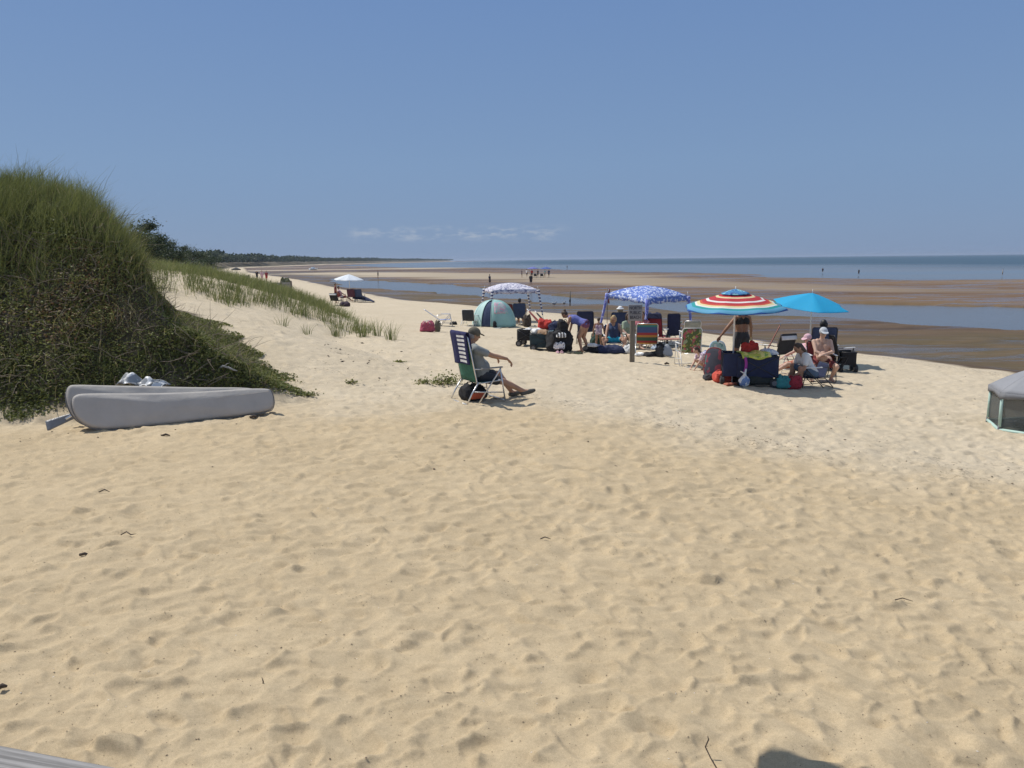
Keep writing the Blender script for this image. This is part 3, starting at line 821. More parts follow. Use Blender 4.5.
def person(loc, rz, label, s=1.0, pelvis=(0, 0, .93), lean=0.0, hands=None, feet=None, look=(1, 0, 0), skinm=SK_TAN, hair=('short', HAIR_BR),
           clothes=(), cap=None, voxel=.014, elbow=((-.3, .6, -.6), (-.3, -.6, -.6)), knee=((1, .12, .3), (1, -.12, .3)), fem=False, group=None, belly=0.0, glasses=False,
           footdir=((1, .15, 0), (1, -.15, 0)), twist=0.0, fingers=None, shoes=None, bulk=1.0):
    """local frame: +X ahead, +Y left, +Z up. All lengths for a 1.72 m adult, scaled by s"""
    root = empty('person', loc, rz, label, 'person', group)
    mb = MB(); P = Vector(pelvis) * s
    up = Vector((math.sin(lean), 0, math.cos(lean))); fw = Vector((math.cos(lean), 0, -math.sin(lean)))
    lat = Vector((0, 1, 0))
    if twist:
        T = Matrix.Rotation(twist, 3, up); lat2 = T @ lat; fw2 = T @ fw
    else: lat2, fw2 = lat, fw
    waist = P + up * .17 * s + fw * belly * .2 * s
    chest = P + up * .36 * s; neck = P + up * .50 * s - fw2 * .01 * s
    sw = (.165 if fem else .185) * s; hw = (.10 if fem else .09) * s
    look = Vector(look).normalized(); hup = (up * .45 + Vector((0, 0, .75)))
    hup = (hup - look * hup.dot(look)).normalized(); hl = hup.cross(look).normalized()
    hbase = neck + up * .05 * s + hup * .02 * s; hc = hbase + hup * .115 * s + look * .022 * s
    parts_t = []                                             # torso prims, reused for clothes
    for k in (1, -1):
        a = P + lat * hw * .72 * k; b = waist + lat * (.055 if fem else .072) * s * k; c = chest + lat2 * (.075 if fem else .09) * s * k
        parts_t += [(a, .108 * s, b, (.088 if fem else .098) * s), (b, (.088 if fem else .098) * s, c, .100 * s), (c, .100 * s, neck + lat2 * sw * .55 * k - up * .035 * s, .062 * s)]
    if belly: parts_t.append((P + fw * (.05 + belly) * s + up * .10 * s, (.10 + belly) * s, waist + fw * (.04 + belly) * s, .09 * s))
    if fem:
        for k in (1, -1): parts_t.append((chest + fw2 * .055 * s + lat2 * .07 * s * k, .062 * s, chest + fw2 * .075 * s + lat2 * .075 * s * k - up * .03 * s, .055 * s))
    parts_t = [(a, ra * bulk, b, rb * bulk) for a, ra, b, rb in parts_t]
    for p in parts_t: cap_(mb, *p)
    cap_(mb, neck - up * .05 * s, .066 * s, hbase + hup * .03 * s, .052 * s)
    # head with a face
    HM = Matrix((look, hl, hup)).transposed()
    mb.ell(hc, (.094 * s, .076 * s, .112 * s), 16, 12, HM)
    mb.ell(hc + look * .030 * s - hup * .052 * s, (.058 * s, .056 * s, .062 * s), 12, 8, HM)
    cap_(mb, hc + look * .088 * s + hup * .012 * s, .010 * s, hc + look * .106 * s - hup * .022 * s, .017 * s, 8)
    mb.ell(hc + look * .082 * s + hup * .028 * s, (.016 * s, .045 * s, .010 * s), 8, 6, HM)
    mb.ell(hc + look * .083 * s - hup * .055 * s, (.013 * s, .026 * s, .010 * s), 8, 6, HM)
    for k in (1, -1): mb.ell(hc + hl * .079 * s * k - look * .005 * s, (.018 * s, .010 * s, .032 * s), 8, 6, HM)
    J = {}
    hands = hands or ((.05, .28, .72), (.05, -.28, .72)); feet = feet or ((0, .1, .07), (0, -.1, .07))
    for q, k in enumerate((1, -1)):
        sh = neck + lat2 * sw * k - up * .045 * s
        el, wr = ik(sh, Vector(hands[q]) * s, .285 * s, .255 * s, elbow[q])
        J['sh%d' % q], J['el%d' % q], J['wr%d' % q] = sh, el, wr
        m_ = .9 if fem else 1.0
        cap_(mb, sh, .056 * s * m_, el, .042 * s * m_); cap_(mb, el, .042 * s * m_, el.lerp(wr, .3), .041 * s * m_); cap_(mb, el.lerp(wr, .3), .041 * s * m_, wr, .026 * s)
        hd = (wr - el).normalized()
        if fingers: hd = (hd + Vector(fingers[q])).normalized()
        pn_ = hd.cross(Vector((0, k, 0))); pn_ = pn_.normalized() if pn_.length > .1 else Vector((0, 0, 1))
        if pn_.z > 0: pn_ = -pn_                              # palm side faces down
        ac = hd.cross(pn_).normalized()
        pc = wr + hd * .05 * s
        mb.ell(pc, (.052 * s, .037 * s, .017 * s), 10, 8, Matrix((hd, ac, pn_)).transposed())
        for f_ in range(4):
            o_ = (f_ - 1.5) * .019 * s; L = (.078, .088, .083, .064)[f_] * s
            b0 = wr + hd * .088 * s + ac * o_; b1 = b0 + (hd * .9 + pn_ * .35).normalized() * L * .45; b2 = b1 + (hd * .45 + pn_ * .8).normalized() * L * .33; b3 = b2 + (hd * .05 + pn_ * 1).normalized() * L * .25
            mb.tube([b0 - hd * .02 * s, b0, b1, b2, b3], [.0105 * s, .0105 * s, .0098 * s, .009 * s, .0075 * s], 6)
        th0 = wr + hd * .03 * s + ac * .024 * s * (1 if ac.dot(Vector((0, -k, 0))) > 0 else -1)
        ta = ac * (1 if ac.dot(Vector((0, -k, 0))) > 0 else -1)
        mb.tube([th0, th0 + (hd + ta * .9).normalized() * .035 * s, th0 + (hd + ta * .5 + pn_ * .3).normalized() * .072 * s], [.014 * s, .0125 * s, .009 * s], 6)
        hp = P + lat * hw * k - up * .02 * s
        kn, an = ik(hp, Vector(feet[q]) * s, .42 * s, .41 * s, knee[q])
        J['hp%d' % q], J['kn%d' % q], J['an%d' % q] = hp, kn, an
        cap_(mb, hp, (.096 if fem else .09) * s * bulk, kn, .057 * s * bulk); cap_(mb, kn, .057 * s, kn.lerp(an, .3) - Vector(knee[q]).normalized() * .012 * s, .056 * s); cap_(mb, kn.lerp(an, .3), .054 * s, an, .036 * s)
        fd = Vector(footdir[q]).normalized()
        heel = an - fd * .03 * s - Vector((0, 0, .025 * s)); ball = an + fd * .13 * s - Vector((0, 0, .035 * s)) if fd.z < .4 else an + fd * .13 * s
        cap_(mb, heel, .036 * s, ball, .03 * s); cap_(mb, an, .036 * s, ball, .03 * s); cap_(mb, ball - lat * .018 * s, .024 * s, ball + fd * .05 * s - lat * .012 * s, .016 * s); cap_(mb, ball + lat * .018 * s, .024 * s, ball + fd * .05 * s + lat * .012 * s, .016 * s)
        J['heel%d' % q], J['ball%d' % q], J['fd%d' % q] = heel, ball, fd
    blob(mb, 'body', skinm, root, voxel, 2)
    for k in (1, -1):
        e = MB(); e.ell(hc + look * .083 * s + hl * .031 * s * k + hup * .006 * s, (.011 * s, .014 * s, .009 * s), 8, 6, HM); e.build('eye', EYEM, root, True)
    # clothes follow the same joints
    def grow(prims, g_): return [(a, ra + g_, b, rb + g_) for a, ra, b, rb in prims]
    for kind, mat in clothes:
        c = MB(); g_ = .014 * s
        if kind in ('shirt', 'tshirt', 'vest'):
            for p in grow(parts_t, g_ + .004 * s): cap_(c, *p)
            if kind != 'vest':
                for q in (0, 1):
                    e_ = J['sh%d' % q].lerp(J['el%d' % q], .95 if kind == 'shirt' else .62)
                    cap_(c, J['sh%d' % q], .074 * s, e_, .064 * s)
            nm = 'shirt'
        elif kind in ('shorts', 'skirt', 'jeans'):
            for p in parts_t:
                if (Vector(p[0]) - P).length < .12 * s: cap_(c, p[0], p[1] + g_, Vector(p[0]).lerp(Vector(p[2]), .55), p[3] + g_)
            ff = {'shorts': .68, 'skirt': .42, 'jeans': .88}[kind]
            for q in (0, 1):
                e_ = J['hp%d' % q].lerp(J['kn%d' % q], ff); cap_(c, J['hp%d' % q], .107 * s, e_, (.088 if kind != 'jeans' else .072) * s)
            nm = 'shorts' if kind != 'skirt' else 'skirt'
        elif kind == 'bottoms':
            for p in parts_t:
                if (Vector(p[0]) - P).length < .12 * s: cap_(c, p[0], p[1] + .008 * s, Vector(p[0]).lerp(Vector(p[2]), .25), p[3] + .012 * s)
            for q in (0, 1): cap_(c, J['hp%d' % q], .102 * s * bulk, J['hp%d' % q].lerp(J['kn%d' % q], .1), .098 * s * bulk)
            nm = 'swim_bottoms'
        elif kind == 'swimsuit':
            for p in grow(parts_t, .008 * s): 
                if (Vector(p[2]) - neck).length > .12 * s or fem: cap_(c, *p)
            for q in (0, 1): cap_(c, J['hp%d' % q], .102 * s * bulk, J['hp%d' % q].lerp(J['kn%d' % q], .08), .098 * s * bulk)
            nm = 'swimsuit'
        elif kind == 'top':
            for k in (1, -1):
                cap_(c, chest + lat2 * .075 * s * k, .112 * s, chest + lat2 * .07 * s * k + up * .03 * s, .104 * s); 
                if fem: cap_(c, chest + fw2 * .06 * s + lat2 * .07 * s * k, .07 * s, chest + fw2 * .08 * s + lat2 * .075 * s * k - up * .03 * s, .062 * s)
                cap_(c, chest + lat2 * .07 * s * k + up * .03 * s, .03 * s, neck + lat2 * .085 * s * k + up * .01 * s, .05 * s)
            nm = 'swim_top'
        blob(c, nm, mat, root, max(voxel, .016), 3)
    if shoes:
        for q in (0, 1):
            c = MB(); cap_(c, J['heel%d' % q], .045 * s, J['ball%d' % q], .042 * s); cap_(c, J['ball%d' % q], .042 * s, J['ball%d' % q] + J['fd%d' % q] * .055 * s, .032 * s); cap_(c, J['heel%d' % q], .04 * s, J['an%d' % q] + Vector((0, 0, -.01)), .038 * s)
            blob(c, 'shoe', shoes, root, .014, 1)
    if hair and not (cap and hair[0] == 'none'):
        c = MB(); st, hm = hair
        back = -look
        c.ell(hc + back * .016 * s + hup * .014 * s, (.093 * s, .085 * s, .113 * s), 14, 10, HM)
        if st == 'long':
            cap_(c, hc + back * .06 * s, .075 * s, hc + back * .085 * s - hup * .15 * s, .06 * s); cap_(c, hc + back * .085 * s - hup * .15 * s, .06 * s, hc + back * .07 * s - hup * .26 * s, .035 * s)
        if st == 'bun':
            c.ell(hc + back * .10 * s + hup * .07 * s, (.045 * s,) * 3, 10, 8)
        if st == 'bob':
            for k in (1, -1): cap_(c, hc + hl * .05 * s * k + back * .03 * s, .055 * s, hc + hl * .06 * s * k + back * .03 * s - hup * .10 * s, .04 * s)
        if st != 'none': blob(c, 'hair', hm, root, max(voxel, .014), 2)
    if cap:
        kind, cm = cap; c = MB()
        c.ell(hc + hup * .035 * s - look * .006 * s, (.107 * s, .094 * s, .095 * s), 16, 10, HM)
        if kind == 'cap':
            br = []
            for i in range(9):
                a = -1.15 + 2.3 * i / 8; br.append((math.cos(a), math.sin(a)))
            O = hc + hup * .045 * s
            rim0 = [O + look * .085 * s * x_ + hl * .078 * s * y_ for x_, y_ in br]; rim1 = [O + look * (.085 + .085 * x_) * s * 1.0 + hl * .082 * s * y_ - hup * .022 * s * x_ for x_, y_ in br]
            for i in range(8):
                c.tube([rim0[i], rim1[i]], .009 * s, 6); c.tube([rim1[i], rim1[i + 1]], .009 * s, 6)
                c.tube([rim0[i].lerp(rim0[i + 1], .5), rim1[i].lerp(rim1[i + 1], .5)], .009 * s, 6); c.tube([rim0[i].lerp(rim0[i + 1], .25), rim1[i].lerp(rim1[i + 1], .25)], .009 * s, 6); c.tube([rim0[i].lerp(rim0[i + 1], .75), rim1[i].lerp(rim1[i + 1], .75)], .009 * s, 6)
        else:
            rr = .175 if kind == 'sunhat' else .13
            O = hc + hup * .045 * s
            for k in range(6):
                r_ = (.09 + (rr - .09) * (k + 1) / 6) * s
                pts = [O + look * r_ * math.cos(a) + hl * r_ * math.sin(a) - hup * (.02 * (k / 5) ** 2) * s for a in np.linspace(0, 2 * PI, 29)]
                c.tube(pts, .010 * s, 5, False)
        blob(c, 'cap' if kind == 'cap' else 'sun_hat', cm, root, .009 if voxel < .02 else voxel * .7, 1)
    if glasses:
        c = MB()
        for k in (1, -1): c.ell(hc + look * .097 * s + hl * .032 * s * k + hup * .008 * s, (.006 * s, .027 * s, .019 * s), 10, 6, HM)
        c.tube([hc + look * .103 * s + hl * .02 * s + hup * .01 * s, hc + look * .103 * s - hl * .02 * s + hup * .01 * s], .004 * s, 5)
        for k in (1, -1): c.tube([hc + look * .095 * s + hl * .055 * s * k + hup * .01 * s, hc + hl * .085 * s * k + hup * .01 * s], .004 * s, 5)
        c.build('sunglasses', EYEM, root, True)
    return root, J

# ---------------------------------------------------------------- furniture builders
ALU = plain('aluminium', (.72, .72, .72), .35, .85, .06, 20); WHITEM = plain('white_metal', (.75, .75, .74), .45, 0, .06); DARKM = plain('dark_metal', (.05, .05, .055), .45, .2)
WOODG = None
def chair(loc, rz, label, fab, frame=ALU, sh=.30, back=.72, w=.50, recline=.42, arm=True, group='folding beach chairs', tr=.011, seatfab=None, armmat=None, cat='beach chair', name='beach_chair'):
    root = empty(name, loc, rz, label, cat, group)
    bx = -.22; bd = Vector((-math.sin(recline), 0, math.cos(recline)))
    ah = sh + .24
    for k in (1, -1):
        y = k * w / 2; mb = MB()
        mb.tube([(.23, y, ah), (.20, y, ah - .05), (-.20, y, .012)], tr, 6); mb.tube([(.22, y, ah - .02), (.31, y, .012)], tr, 6)
        mb.tube([(-.20, y, sh + .03), (-.33, y, sh * .55), (-.43, y, .012)], tr, 6)
        mb.tube([(-.28, y, sh * .62), (.28, y, sh * .45)], tr * .8, 6)
        xx_ = -.43 if k > 0 else .31
        mb.tube([(xx_, y, .012), (xx_, -y, .012)], tr, 6)
        mb.build('leg', frame, root, True)
    mb = MB()
    B0 = Vector((bx, 0, sh)); B1 = B0 + bd * back
    for k in (1, -1):
        y = k * (w / 2 - .02)
        mb.tube([(.24, y, sh + .02), B0 + Vector((0, y, 0)), B1 + Vector((0, y, 0)) - bd * .05, B1 + Vector((0, y - k * .04, 0))], tr, 6)
    mb.tube([B1 + Vector((0, w / 2 - .06, 0)), B1 - Vector((0, w / 2 - .06, 0))], tr, 6); mb.tube([(.24, w / 2 - .02, sh + .02), (.24, -w / 2 + .02, sh + .02)], tr, 6)
    mb.build('frame', frame, root, True)
    ww = w / 2 - .03
    mb = MB(); mb.cloth(lambda u, v: (.235 + (bx - .235) * u, -ww + 2 * ww * v, sh + .018 - .035 * math.sin(PI * u) * math.sin(PI * v)), 8, 8, .008); mb.build('seat', seatfab or fab, root, True)
    mb = MB(); mb.cloth(lambda u, v: B0 + bd * (back * (.04 + .94 * u)) + Vector((-.02 * math.sin(PI * v) * math.sin(PI * min(1, u * 1.1)), -ww + 2 * ww * v, 0)), 10, 8, .010); mb.build('backrest', fab, root, True)
    if arm:
        for k in (1, -1):
            mb = MB(); mb.rbox((.06, k * (w / 2 + .005), ah + .012), (.40, .05, .022), .01); mb.build('armrest', armmat or WHITEM, root, True)
            mb = MB(); mb.tube([(-.12, k * w / 2, ah), tuple(B0 + bd * .26 + Vector((0, k * w / 2, 0)))], tr * .8, 6); mb.build('arm_bracket', frame, root, True)
    return root

def umbrella(loc, label, R_, h, rise, mat, n=8, tilt=(0, 0), rz=0, vent=None, valance=.10, group='beach umbrellas', pole=WHITEM, scal=.03, under=None):
    root = empty('beach_umbrella', loc, 0, label, 'umbrella', group)
    M = Matrix.Rotation(tilt[0], 3, 'X') @ Matrix.Rotation(tilt[1], 3, 'Y') @ Matrix.Rotation(rz, 3, 'Z')
    top = Vector((0, 0, h))
    mb = MB(); mb.tube([(0, 0, -.3), (0, 0, h - rise * .9), tuple(top)], [.019, .018, .012], 8); mb.build('pole', pole, root, True)
    c = bpy.data.objects.new('canopy', None)
    def surf(u, a):     # u 0..1 radius, a angle
        seg = 2 * PI / n; f = (a / seg) % 1
        rad = math.cos(seg / 2) / math.cos((f - .5) * seg)      # straight sides between ribs
        rr = R_ * u * rad * (1 - .03 * math.sin(PI * f))
        sag = .10 * R_ * math.sin(PI * f) * u * .35
        z = -rise * (u ** 1.18) - sag * u * .4
        return Vector((rr * math.cos(a), rr * math.sin(a), z))
    mb = MB(); m_ = n * 6
    vs = []; K = 14
    for i in range(K + 1):
        u = .03 + .97 * i / K
        for j in range(m_): vs.append(surf(u, 2 * PI * j / m_))
    for q in (1, 2):
        for j in range(m_):
            p = surf(1, 2 * PI * j / m_); f = (j / 6) % 1; vs.append(p + Vector((p.x * .02 * q, p.y * .02 * q, -valance * q / 2 * (1 + scal * 10 * math.sin(PI * f)))))
    fs = [(i * m_ + j, i * m_ + (j + 1) % m_, (i + 1) * m_ + (j + 1) % m_, (i + 1) * m_ + j) for i in range(K + 2) for j in range(m_)]
    fs.append(tuple(range(m_))[::-1])
    mb.add(vs, fs); o = mb.build('canopy', mat, root, True); o.location = top; o.rotation_euler = M.to_euler()
    md = o.modifiers.new('t', 'SOLIDIFY'); md.thickness = .004
    for k in range(n):
        mb = MB(); a = 2 * PI * k / n; mb.tube([surf(u, a) + Vector((0, 0, -.012)) for u in (.03, .35, .7, 1)], .005, 5); r = mb.build('rib', pole, root, True); r.location = top; r.rotation_euler = M.to_euler()
    if vent:
        vs = []
        for i in range(5):
            u = .02 + .28 * i / 4
            for j in range(m_):
                p = surf(u, 2 * PI * j / m_); p.z += .05 - .02 * (i / 4); vs.append(p)
        mb = MB(); mb.add(vs, [(i * m_ + j, i * m_ + (j + 1) % m_, (i + 1) * m_ + (j + 1) % m_, (i + 1) * m_ + j) for i in range(4) for j in range(m_)] + [tuple(range(m_))[::-1]])
        v_ = mb.build('vent', vent, root, True); v_.location = top; v_.rotation_euler = M.to_euler(); md = v_.modifiers.new('t', 'SOLIDIFY'); md.thickness = .004
    mb = MB(); mb.tube([tuple(top), tuple(top + Vector((0, 0, .11)))], [.012, .006], 6); mb.build('finial', pole, root, True)
    return root

def bag(loc, rz, label, d, mat, handles=True, name='beach_bag', cat='bag', hm=None, soft=.06, group=None, flap=None):
    root = empty(name, loc, rz, label, cat, group)
    mb = MB(); L, W, H = d
    mb.rbox((0, 0, H / 2), d, min(L, W, H) * .30, None, 4, soft)
    ob = blob(mb, 'body', mat, root, max(min(L, W, H) / 9, .012), 2)
    me = ob.data; nv_ = len(me.vertices); co = np.empty(nv_ * 3, np.float32); me.vertices.foreach_get('co', co); co = co.reshape(-1, 3)
    sd = abs(loc[0] * 7.3 + loc[1] * 3.1 + L * 11) % 50; sc = 1.1 / max(L, W, H)
    t_ = np.clip(co[:, 2] / H, 0, 1); am = min(L, W, H)
    f1 = fbm(co[:, 0] + co[:, 2] * .6 + sd, co[:, 1] - co[:, 2] * .8, 2.4 * sc, 3, 7); f2 = fbm(co[:, 0] * .8 - co[:, 2] + sd, co[:, 1] + co[:, 2] * .7, 2.6 * sc, 3, 17); f3 = fbm(co[:, 0] + sd, co[:, 1], 2.8 * sc, 3, 27)
    co[:, 0] = co[:, 0] * (1 - .16 * t_ ** 2) + f1 * am * .17; co[:, 1] = co[:, 1] * (1 - .22 * t_ ** 2) + f2 * am * .17
    co[:, 2] = co[:, 2] * (1 + .20 * f3 * t_) - .05 * H * t_ * (co[:, 0] / L * math.sin(sd)) * 4
    me.vertices.foreach_set('co', co.ravel()); me.update()
    if handles:
        for k in (1, -1):
            mb = MB(); mb.tube([(x_ * L * .28, k * W * .42, H * (.80) + H * .34 * (1 - x_ * x_)) for x_ in (-1, -.7, -.3, .3, .7, 1)], .010, 6); mb.build('handle', hm or mat, root, True)
    if flap:
        mb = MB(); mb.rbox((0, -W * .5 - .012, H * .38), (L * .6, .05, H * .42), .02); mb.build('pocket', flap, root, True)
    return root

def wagon(loc, rz, label, mat, frame=DARKM, L=.85, W=.48, H=.34, g=.24, handle=True, group='folding wagons', hang=1.0):
    root = empty('beach_wagon', loc, rz, label, 'wagon', group)
    mb = MB(); t = .02
    for k in (1, -1):
        mb.rbox((0, k * (W / 2), g + H / 2), (L, t, H), .008); mb.rbox((k * L / 2, 0, g + H / 2), (t, W, H), .008)
    mb.rbox((0, 0, g + .01), (L, W, .03), .01)
    mb.build('basket', mat, root, True)
    mb = MB()
    for k in (1, -1):
        mb.tube([(-L / 2, k * (W / 2 + .012), g + H), (L / 2, k * (W / 2 + .012), g + H)], .011, 6)
        mb.tube([(-L / 2, k * (W / 2 + .02), g), (L / 2, k * (W / 2 + .02), g + H)], .009, 6); mb.tube([(L / 2, k * (W / 2 + .02), g), (-L / 2, k * (W / 2 + .02), g + H)], .009, 6)
        for j in (1, -1): mb.tube([(j * L / 2 * .92, k * W / 2, g + H + .02), (j * L / 2 * .92, k * W / 2, .10)], .012, 6)
        mb.tube([(k * L / 2, -W / 2, g + H), (k * L / 2, W / 2, g + H)], .011, 6)
    mb.build('frame', frame, root, True)
    TY = plain('tyre', (.03, .03, .032), .7)
    for i in (1, -1):
        for j in (1, -1):
            mb = MB(); mb.tube([(i * L / 2 * .8, j * (W / 2 - .02), .10), (i * L / 2 * .8, j * (W / 2 + .055), .10)], .10, 18); wo = mb.build('wheel', TY, root, True, angle=40)
            mb = MB(); mb.tube([(i * L / 2 * .8, j * (W / 2 - .03), .10), (i * L / 2 * .8, j * (W / 2 + .062), .10)], .055, 12); mb.build('rim', plain('grey_rim', (.16, .16, .17), .5), wo, True, angle=40)
    if handle:
        mb = MB(); mb.tube([(-L / 2 - .02, 0, g + .03), (-L / 2 - .14, 0, g + .30), (-L / 2 - .20, 0, g + .52)], .012, 6); mb.tube([(-L / 2 - .20, -.09, g + .52), (-L / 2 - .20, .09, g + .52)], .014, 6); mb.build('handle', frame, root, True)
    return root

def cabana(loc, rz, label, side, h, crown, mat, legmat, flare=.25, group='square shade canopies', flaps=True, frame=WHITEM):
    root = empty('shade_canopy', loc, rz, label, 'canopy', group)
    a = side / 2
    def roof(u, v):
        x = (u * 2 - 1); y = (v * 2 - 1); m = max(abs(x), abs(y))
        edge = 1 - .045 * (1 - min(abs(x), abs(y)) / max(m, 1e-6)) * m * 2     # edges pulled in between corners
        z = h + crown * (1 - m ** 1.9)
        z += -.05 * m * (1 - (min(abs(x), abs(y)) / max(m, 1e-6)) ** 2) * 0
        return Vector((x * a * edge, y * a * edge, z))
    mb = MB(); mb.cloth(roof, 20, 20, .006); mb.build('roof', mat, root, True)
    # valance
    for q in range(4):
        M = Matrix.Rotation(q * PI / 2, 3, 'Z')
        mb = MB(); mb.cloth(lambda u, v: M @ Vector((a * (1 - .045 * 2 * (1 - abs(u * 2 - 1))) + .004, (u * 2 - 1) * a, h - v * (.17 + .02 * math.cos(u * 18)))), 20, 2, .005); mb.build('valance', mat, root, True)
    for i in (1, -1):
        for j in (1, -1):
            mb = MB(); mb.tube([(i * a, j * a, h), (i * (a + flare), j * (a + flare), 0)], .012, 6)
            mb.tube([(i * a, j * a, h), (i * (a * .98), j * (a * .98), h + .16)], [.012, .008], 6)
            mb.build('leg', frame, root, True)
            if flaps:
                f = .78
                mb = MB(); mb.tube([(i * (a + flare * u * f), j * (a + flare * u * f), h * (1 - u * f)) for u in (0, .15, .35, .6, .85, 1)], [.085, .062, .05, .045, .038, .03], 10); mb.build('sleeve', legmat, root, True)
    return root
# ---------------------------------------------------------------- materials for things
NAVY = fabric('navy_cloth', (.022, .030, .075)); NAVY2 = fabric('faded_navy_cloth', (.045, .065, .13)); BLACKF = fabric('black_cloth', (.018, .018, .021)); CHARC = fabric('charcoal_cloth', (.045, .047, .052))
GREENF = fabric('green_canvas', (.05, .17, .12)); GREYP = fabric('grey_board_cover', (.47, .435, .395), .06, .75, 4.0, 400); GREYP2 = fabric('grey_board_cover_back', (.42, .39, .355), .06, .75, 4.0, 400)
REDF = fabric('red_cloth', (.50, .045, .035)); DRED = fabric('dark_red_cloth', (.17, .03, .03)); CORAL = fabric('coral_cloth', (.62, .10, .07)); WHITEF = fabric('white_cloth', (.74, .74, .73), .06)
PINKF = fabric('magenta_canvas', (.36, .075, .12)); OLIVEF = fabric('olive_canvas', (.17, .155, .11)); TEALF = fabric('teal_cloth', (.05, .24, .24)); TURQ = fabric('turquoise_cloth', (.03, .42, .58)); AQUA = fabric('aqua_cloth', (.20, .46, .44))
BLUEF = fabric('blue_cloth', (.07, .12, .36)); PERI = fabric('blue_violet_swimwear', (.14, .16, .42)); PALEB = fabric('pale_blue_cloth', (.38, .50, .62)); RUSTF = fabric('rust_cloth', (.40, .13, .08)); PINKL = fabric('pale_pink_cloth', (.66, .42, .47))
YELG = print_fab('yellow_green_towel', (.55, .60, .10), [((.80, .75, .25), .52), ((.25, .45, .12), .60)], 9)
GREYT = fabric('grey_tee', (.25, .27, .27)); KHAKI = fabric('khaki_cap', (.13, .115, .085)); DSH = fabric('dark_shorts', (.04, .042, .05)); DENIM = fabric('denim', (.10, .15, .22)); BLUSH = fabric('blue_stripe_cloth', (.15, .2, .4))
SKYB = fabric('bright_blue_canvas', (.02, .36, .66), .06); MINT = fabric('mint_piping', (.44, .60, .54), .05, .7); SHOE = fabric('grey_shoe', (.09, .085, .075), .2)
AWN = print_fab('blue_white_print', (.11, .18, .50), [((.56, .62, .78), .525), ((.13, .21, .55), .60)], 11)
AWN2 = print_fab('mauve_white_print', (.60, .58, .66), [((.24, .24, .36), .54), ((.78, .76, .80), .60)], 8)
SLEEVE_B = print_fab('blue_sleeve_print', (.16, .19, .55), [((.45, .48, .75), .54)], 10); SLEEVE_W = stripes('navy_white_sleeve', [(0, (.07, .08, .17)), (.5, (.72, .72, .74))], 2, .16)
FLOR = print_fab('green_floral_print', (.10, .14, .05), [((.42, .10, .12), .55), ((.30, .36, .22), .57), ((.50, .45, .12), .62)], 7)
PFLOR = print_fab('pink_floral_print', (.66, .47, .54), [((.25, .16, .30), .55), ((.80, .72, .74), .55)], 16)
TROP = print_fab('pale_tropical_print', (.32, .48, .42), [((.65, .68, .58), .52), ((.12, .26, .22), .58)], 7)
STR_M = stripes('multicolour_stripes', [(0, (.42, .20, .05)), (.10, (.30, .04, .05)), (.22, (.055, .09, .22)), (.50, (.04, .19, .17)), (.60, (.50, .26, .05)), (.72, (.34, .05, .05)), (.82, (.05, .10, .06))], 2, .62, .9, .1)
STR_P = stripes('pink_green_stripes', [(0, (.55, .30, .38)), (.25, (.14, .26, .20)), (.5, (.62, .58, .6)), (.7, (.40, .08, .15))], 2, .24)
STR_BW = stripes('blue_white_stripes', [(0, (.10, .13, .36)), (.5, (.70, .72, .78))], 1, .10)
M_WOOD = N('weathered_wood'); _p = M_WOOD.obj(); _g = M_WOOD.noise(1, 6, .7, M_WOOD.scale(_p, (3, 60, 60))); _h = M_WOOD.noise(1, 3, .6, M_WOOD.scale(_p, (6, 220, 160)))
M_WOOD.base(M_WOOD.mix(.5, M_WOOD.ramp(_g, [(.3, (.16, .15, .145)), (.55, (.33, .315, .30)), (.75, (.46, .44, .42))]), M_WOOD.ramp(_h, [(.35, (.10, .095, .09)), (.6, (.42, .40, .385))]))); M_WOOD.rough(.9)
M_WOOD.bump(M_WOOD.math('ADD', _g, _h), .6, .004); M_WOOD = M_WOOD.m
M_POST = N('grey_post_wood'); _p = M_POST.obj(); _g = M_POST.noise(1, 6, .7, M_POST.scale(_p, (40, 40, 2.5)))
M_POST.base(M_POST.ramp(_g, [(.3, (.11, .095, .075)), (.7, (.27, .235, .19))])); M_POST.rough(.9); M_POST.bump(_g, .6, .006); M_POST = M_POST.m

def W2(p): return Vector((p.x, p.y, ground_z(p.x, p.y)))

# ---------------------------------------------------------------- weathered handrail of the boardwalk
root = empty('handrail', (-.69, .918, 0), math.atan2(-.047, .18), 'weathered grey wooden handrail crossing the lower left corner', 'railing')
mb = MB(); mb.rbox((-.9, -.072, 1.585), (4.2, .142, .036), .007, None, 2); mb.build('rail', M_WOOD, root, True, angle=50)
for x in (-2.6, -.62, .9):
    mb = MB(); mb.rbox((x, -.11, .66), (.09, .09, 1.86), .006, None, 2); mb.build('post', M_POST, root, True, angle=50)
mb = MB(); mb.rbox((-.9, -.045, .95), (4.0, .035, .09), .006, None, 2); mb.build('lower_rail', M_WOOD, root, True, angle=50)
# unseen post, arm and flat panel, added only to cast a shadow into view
root = empty('shadow_caster', (-1.86, .97, 0), R(78), 'added unseen post with a flat panel casting the dark shadow at the bottom edge', 'shadow caster')
mb = MB(); mb.rbox((0, 0, 1.9), (.12, .12, 4.2), .01, None, 2); mb.build('post', M_POST, root, True, angle=50)
mb = MB(); mb.tube([(0, 0, 3.9), (1.5, -.02, 4.05), (3.2, 0, 4.1)], [.03, .025, .02], 8); mb.build('arm', DARKM, root, True)
mb = MB(); mb.rbox((3.34, -.06, 4.10), (.52, .44, .10), .05, R(-95), 4); mb.build('shadow_panel', DARKM, root, True, angle=50)

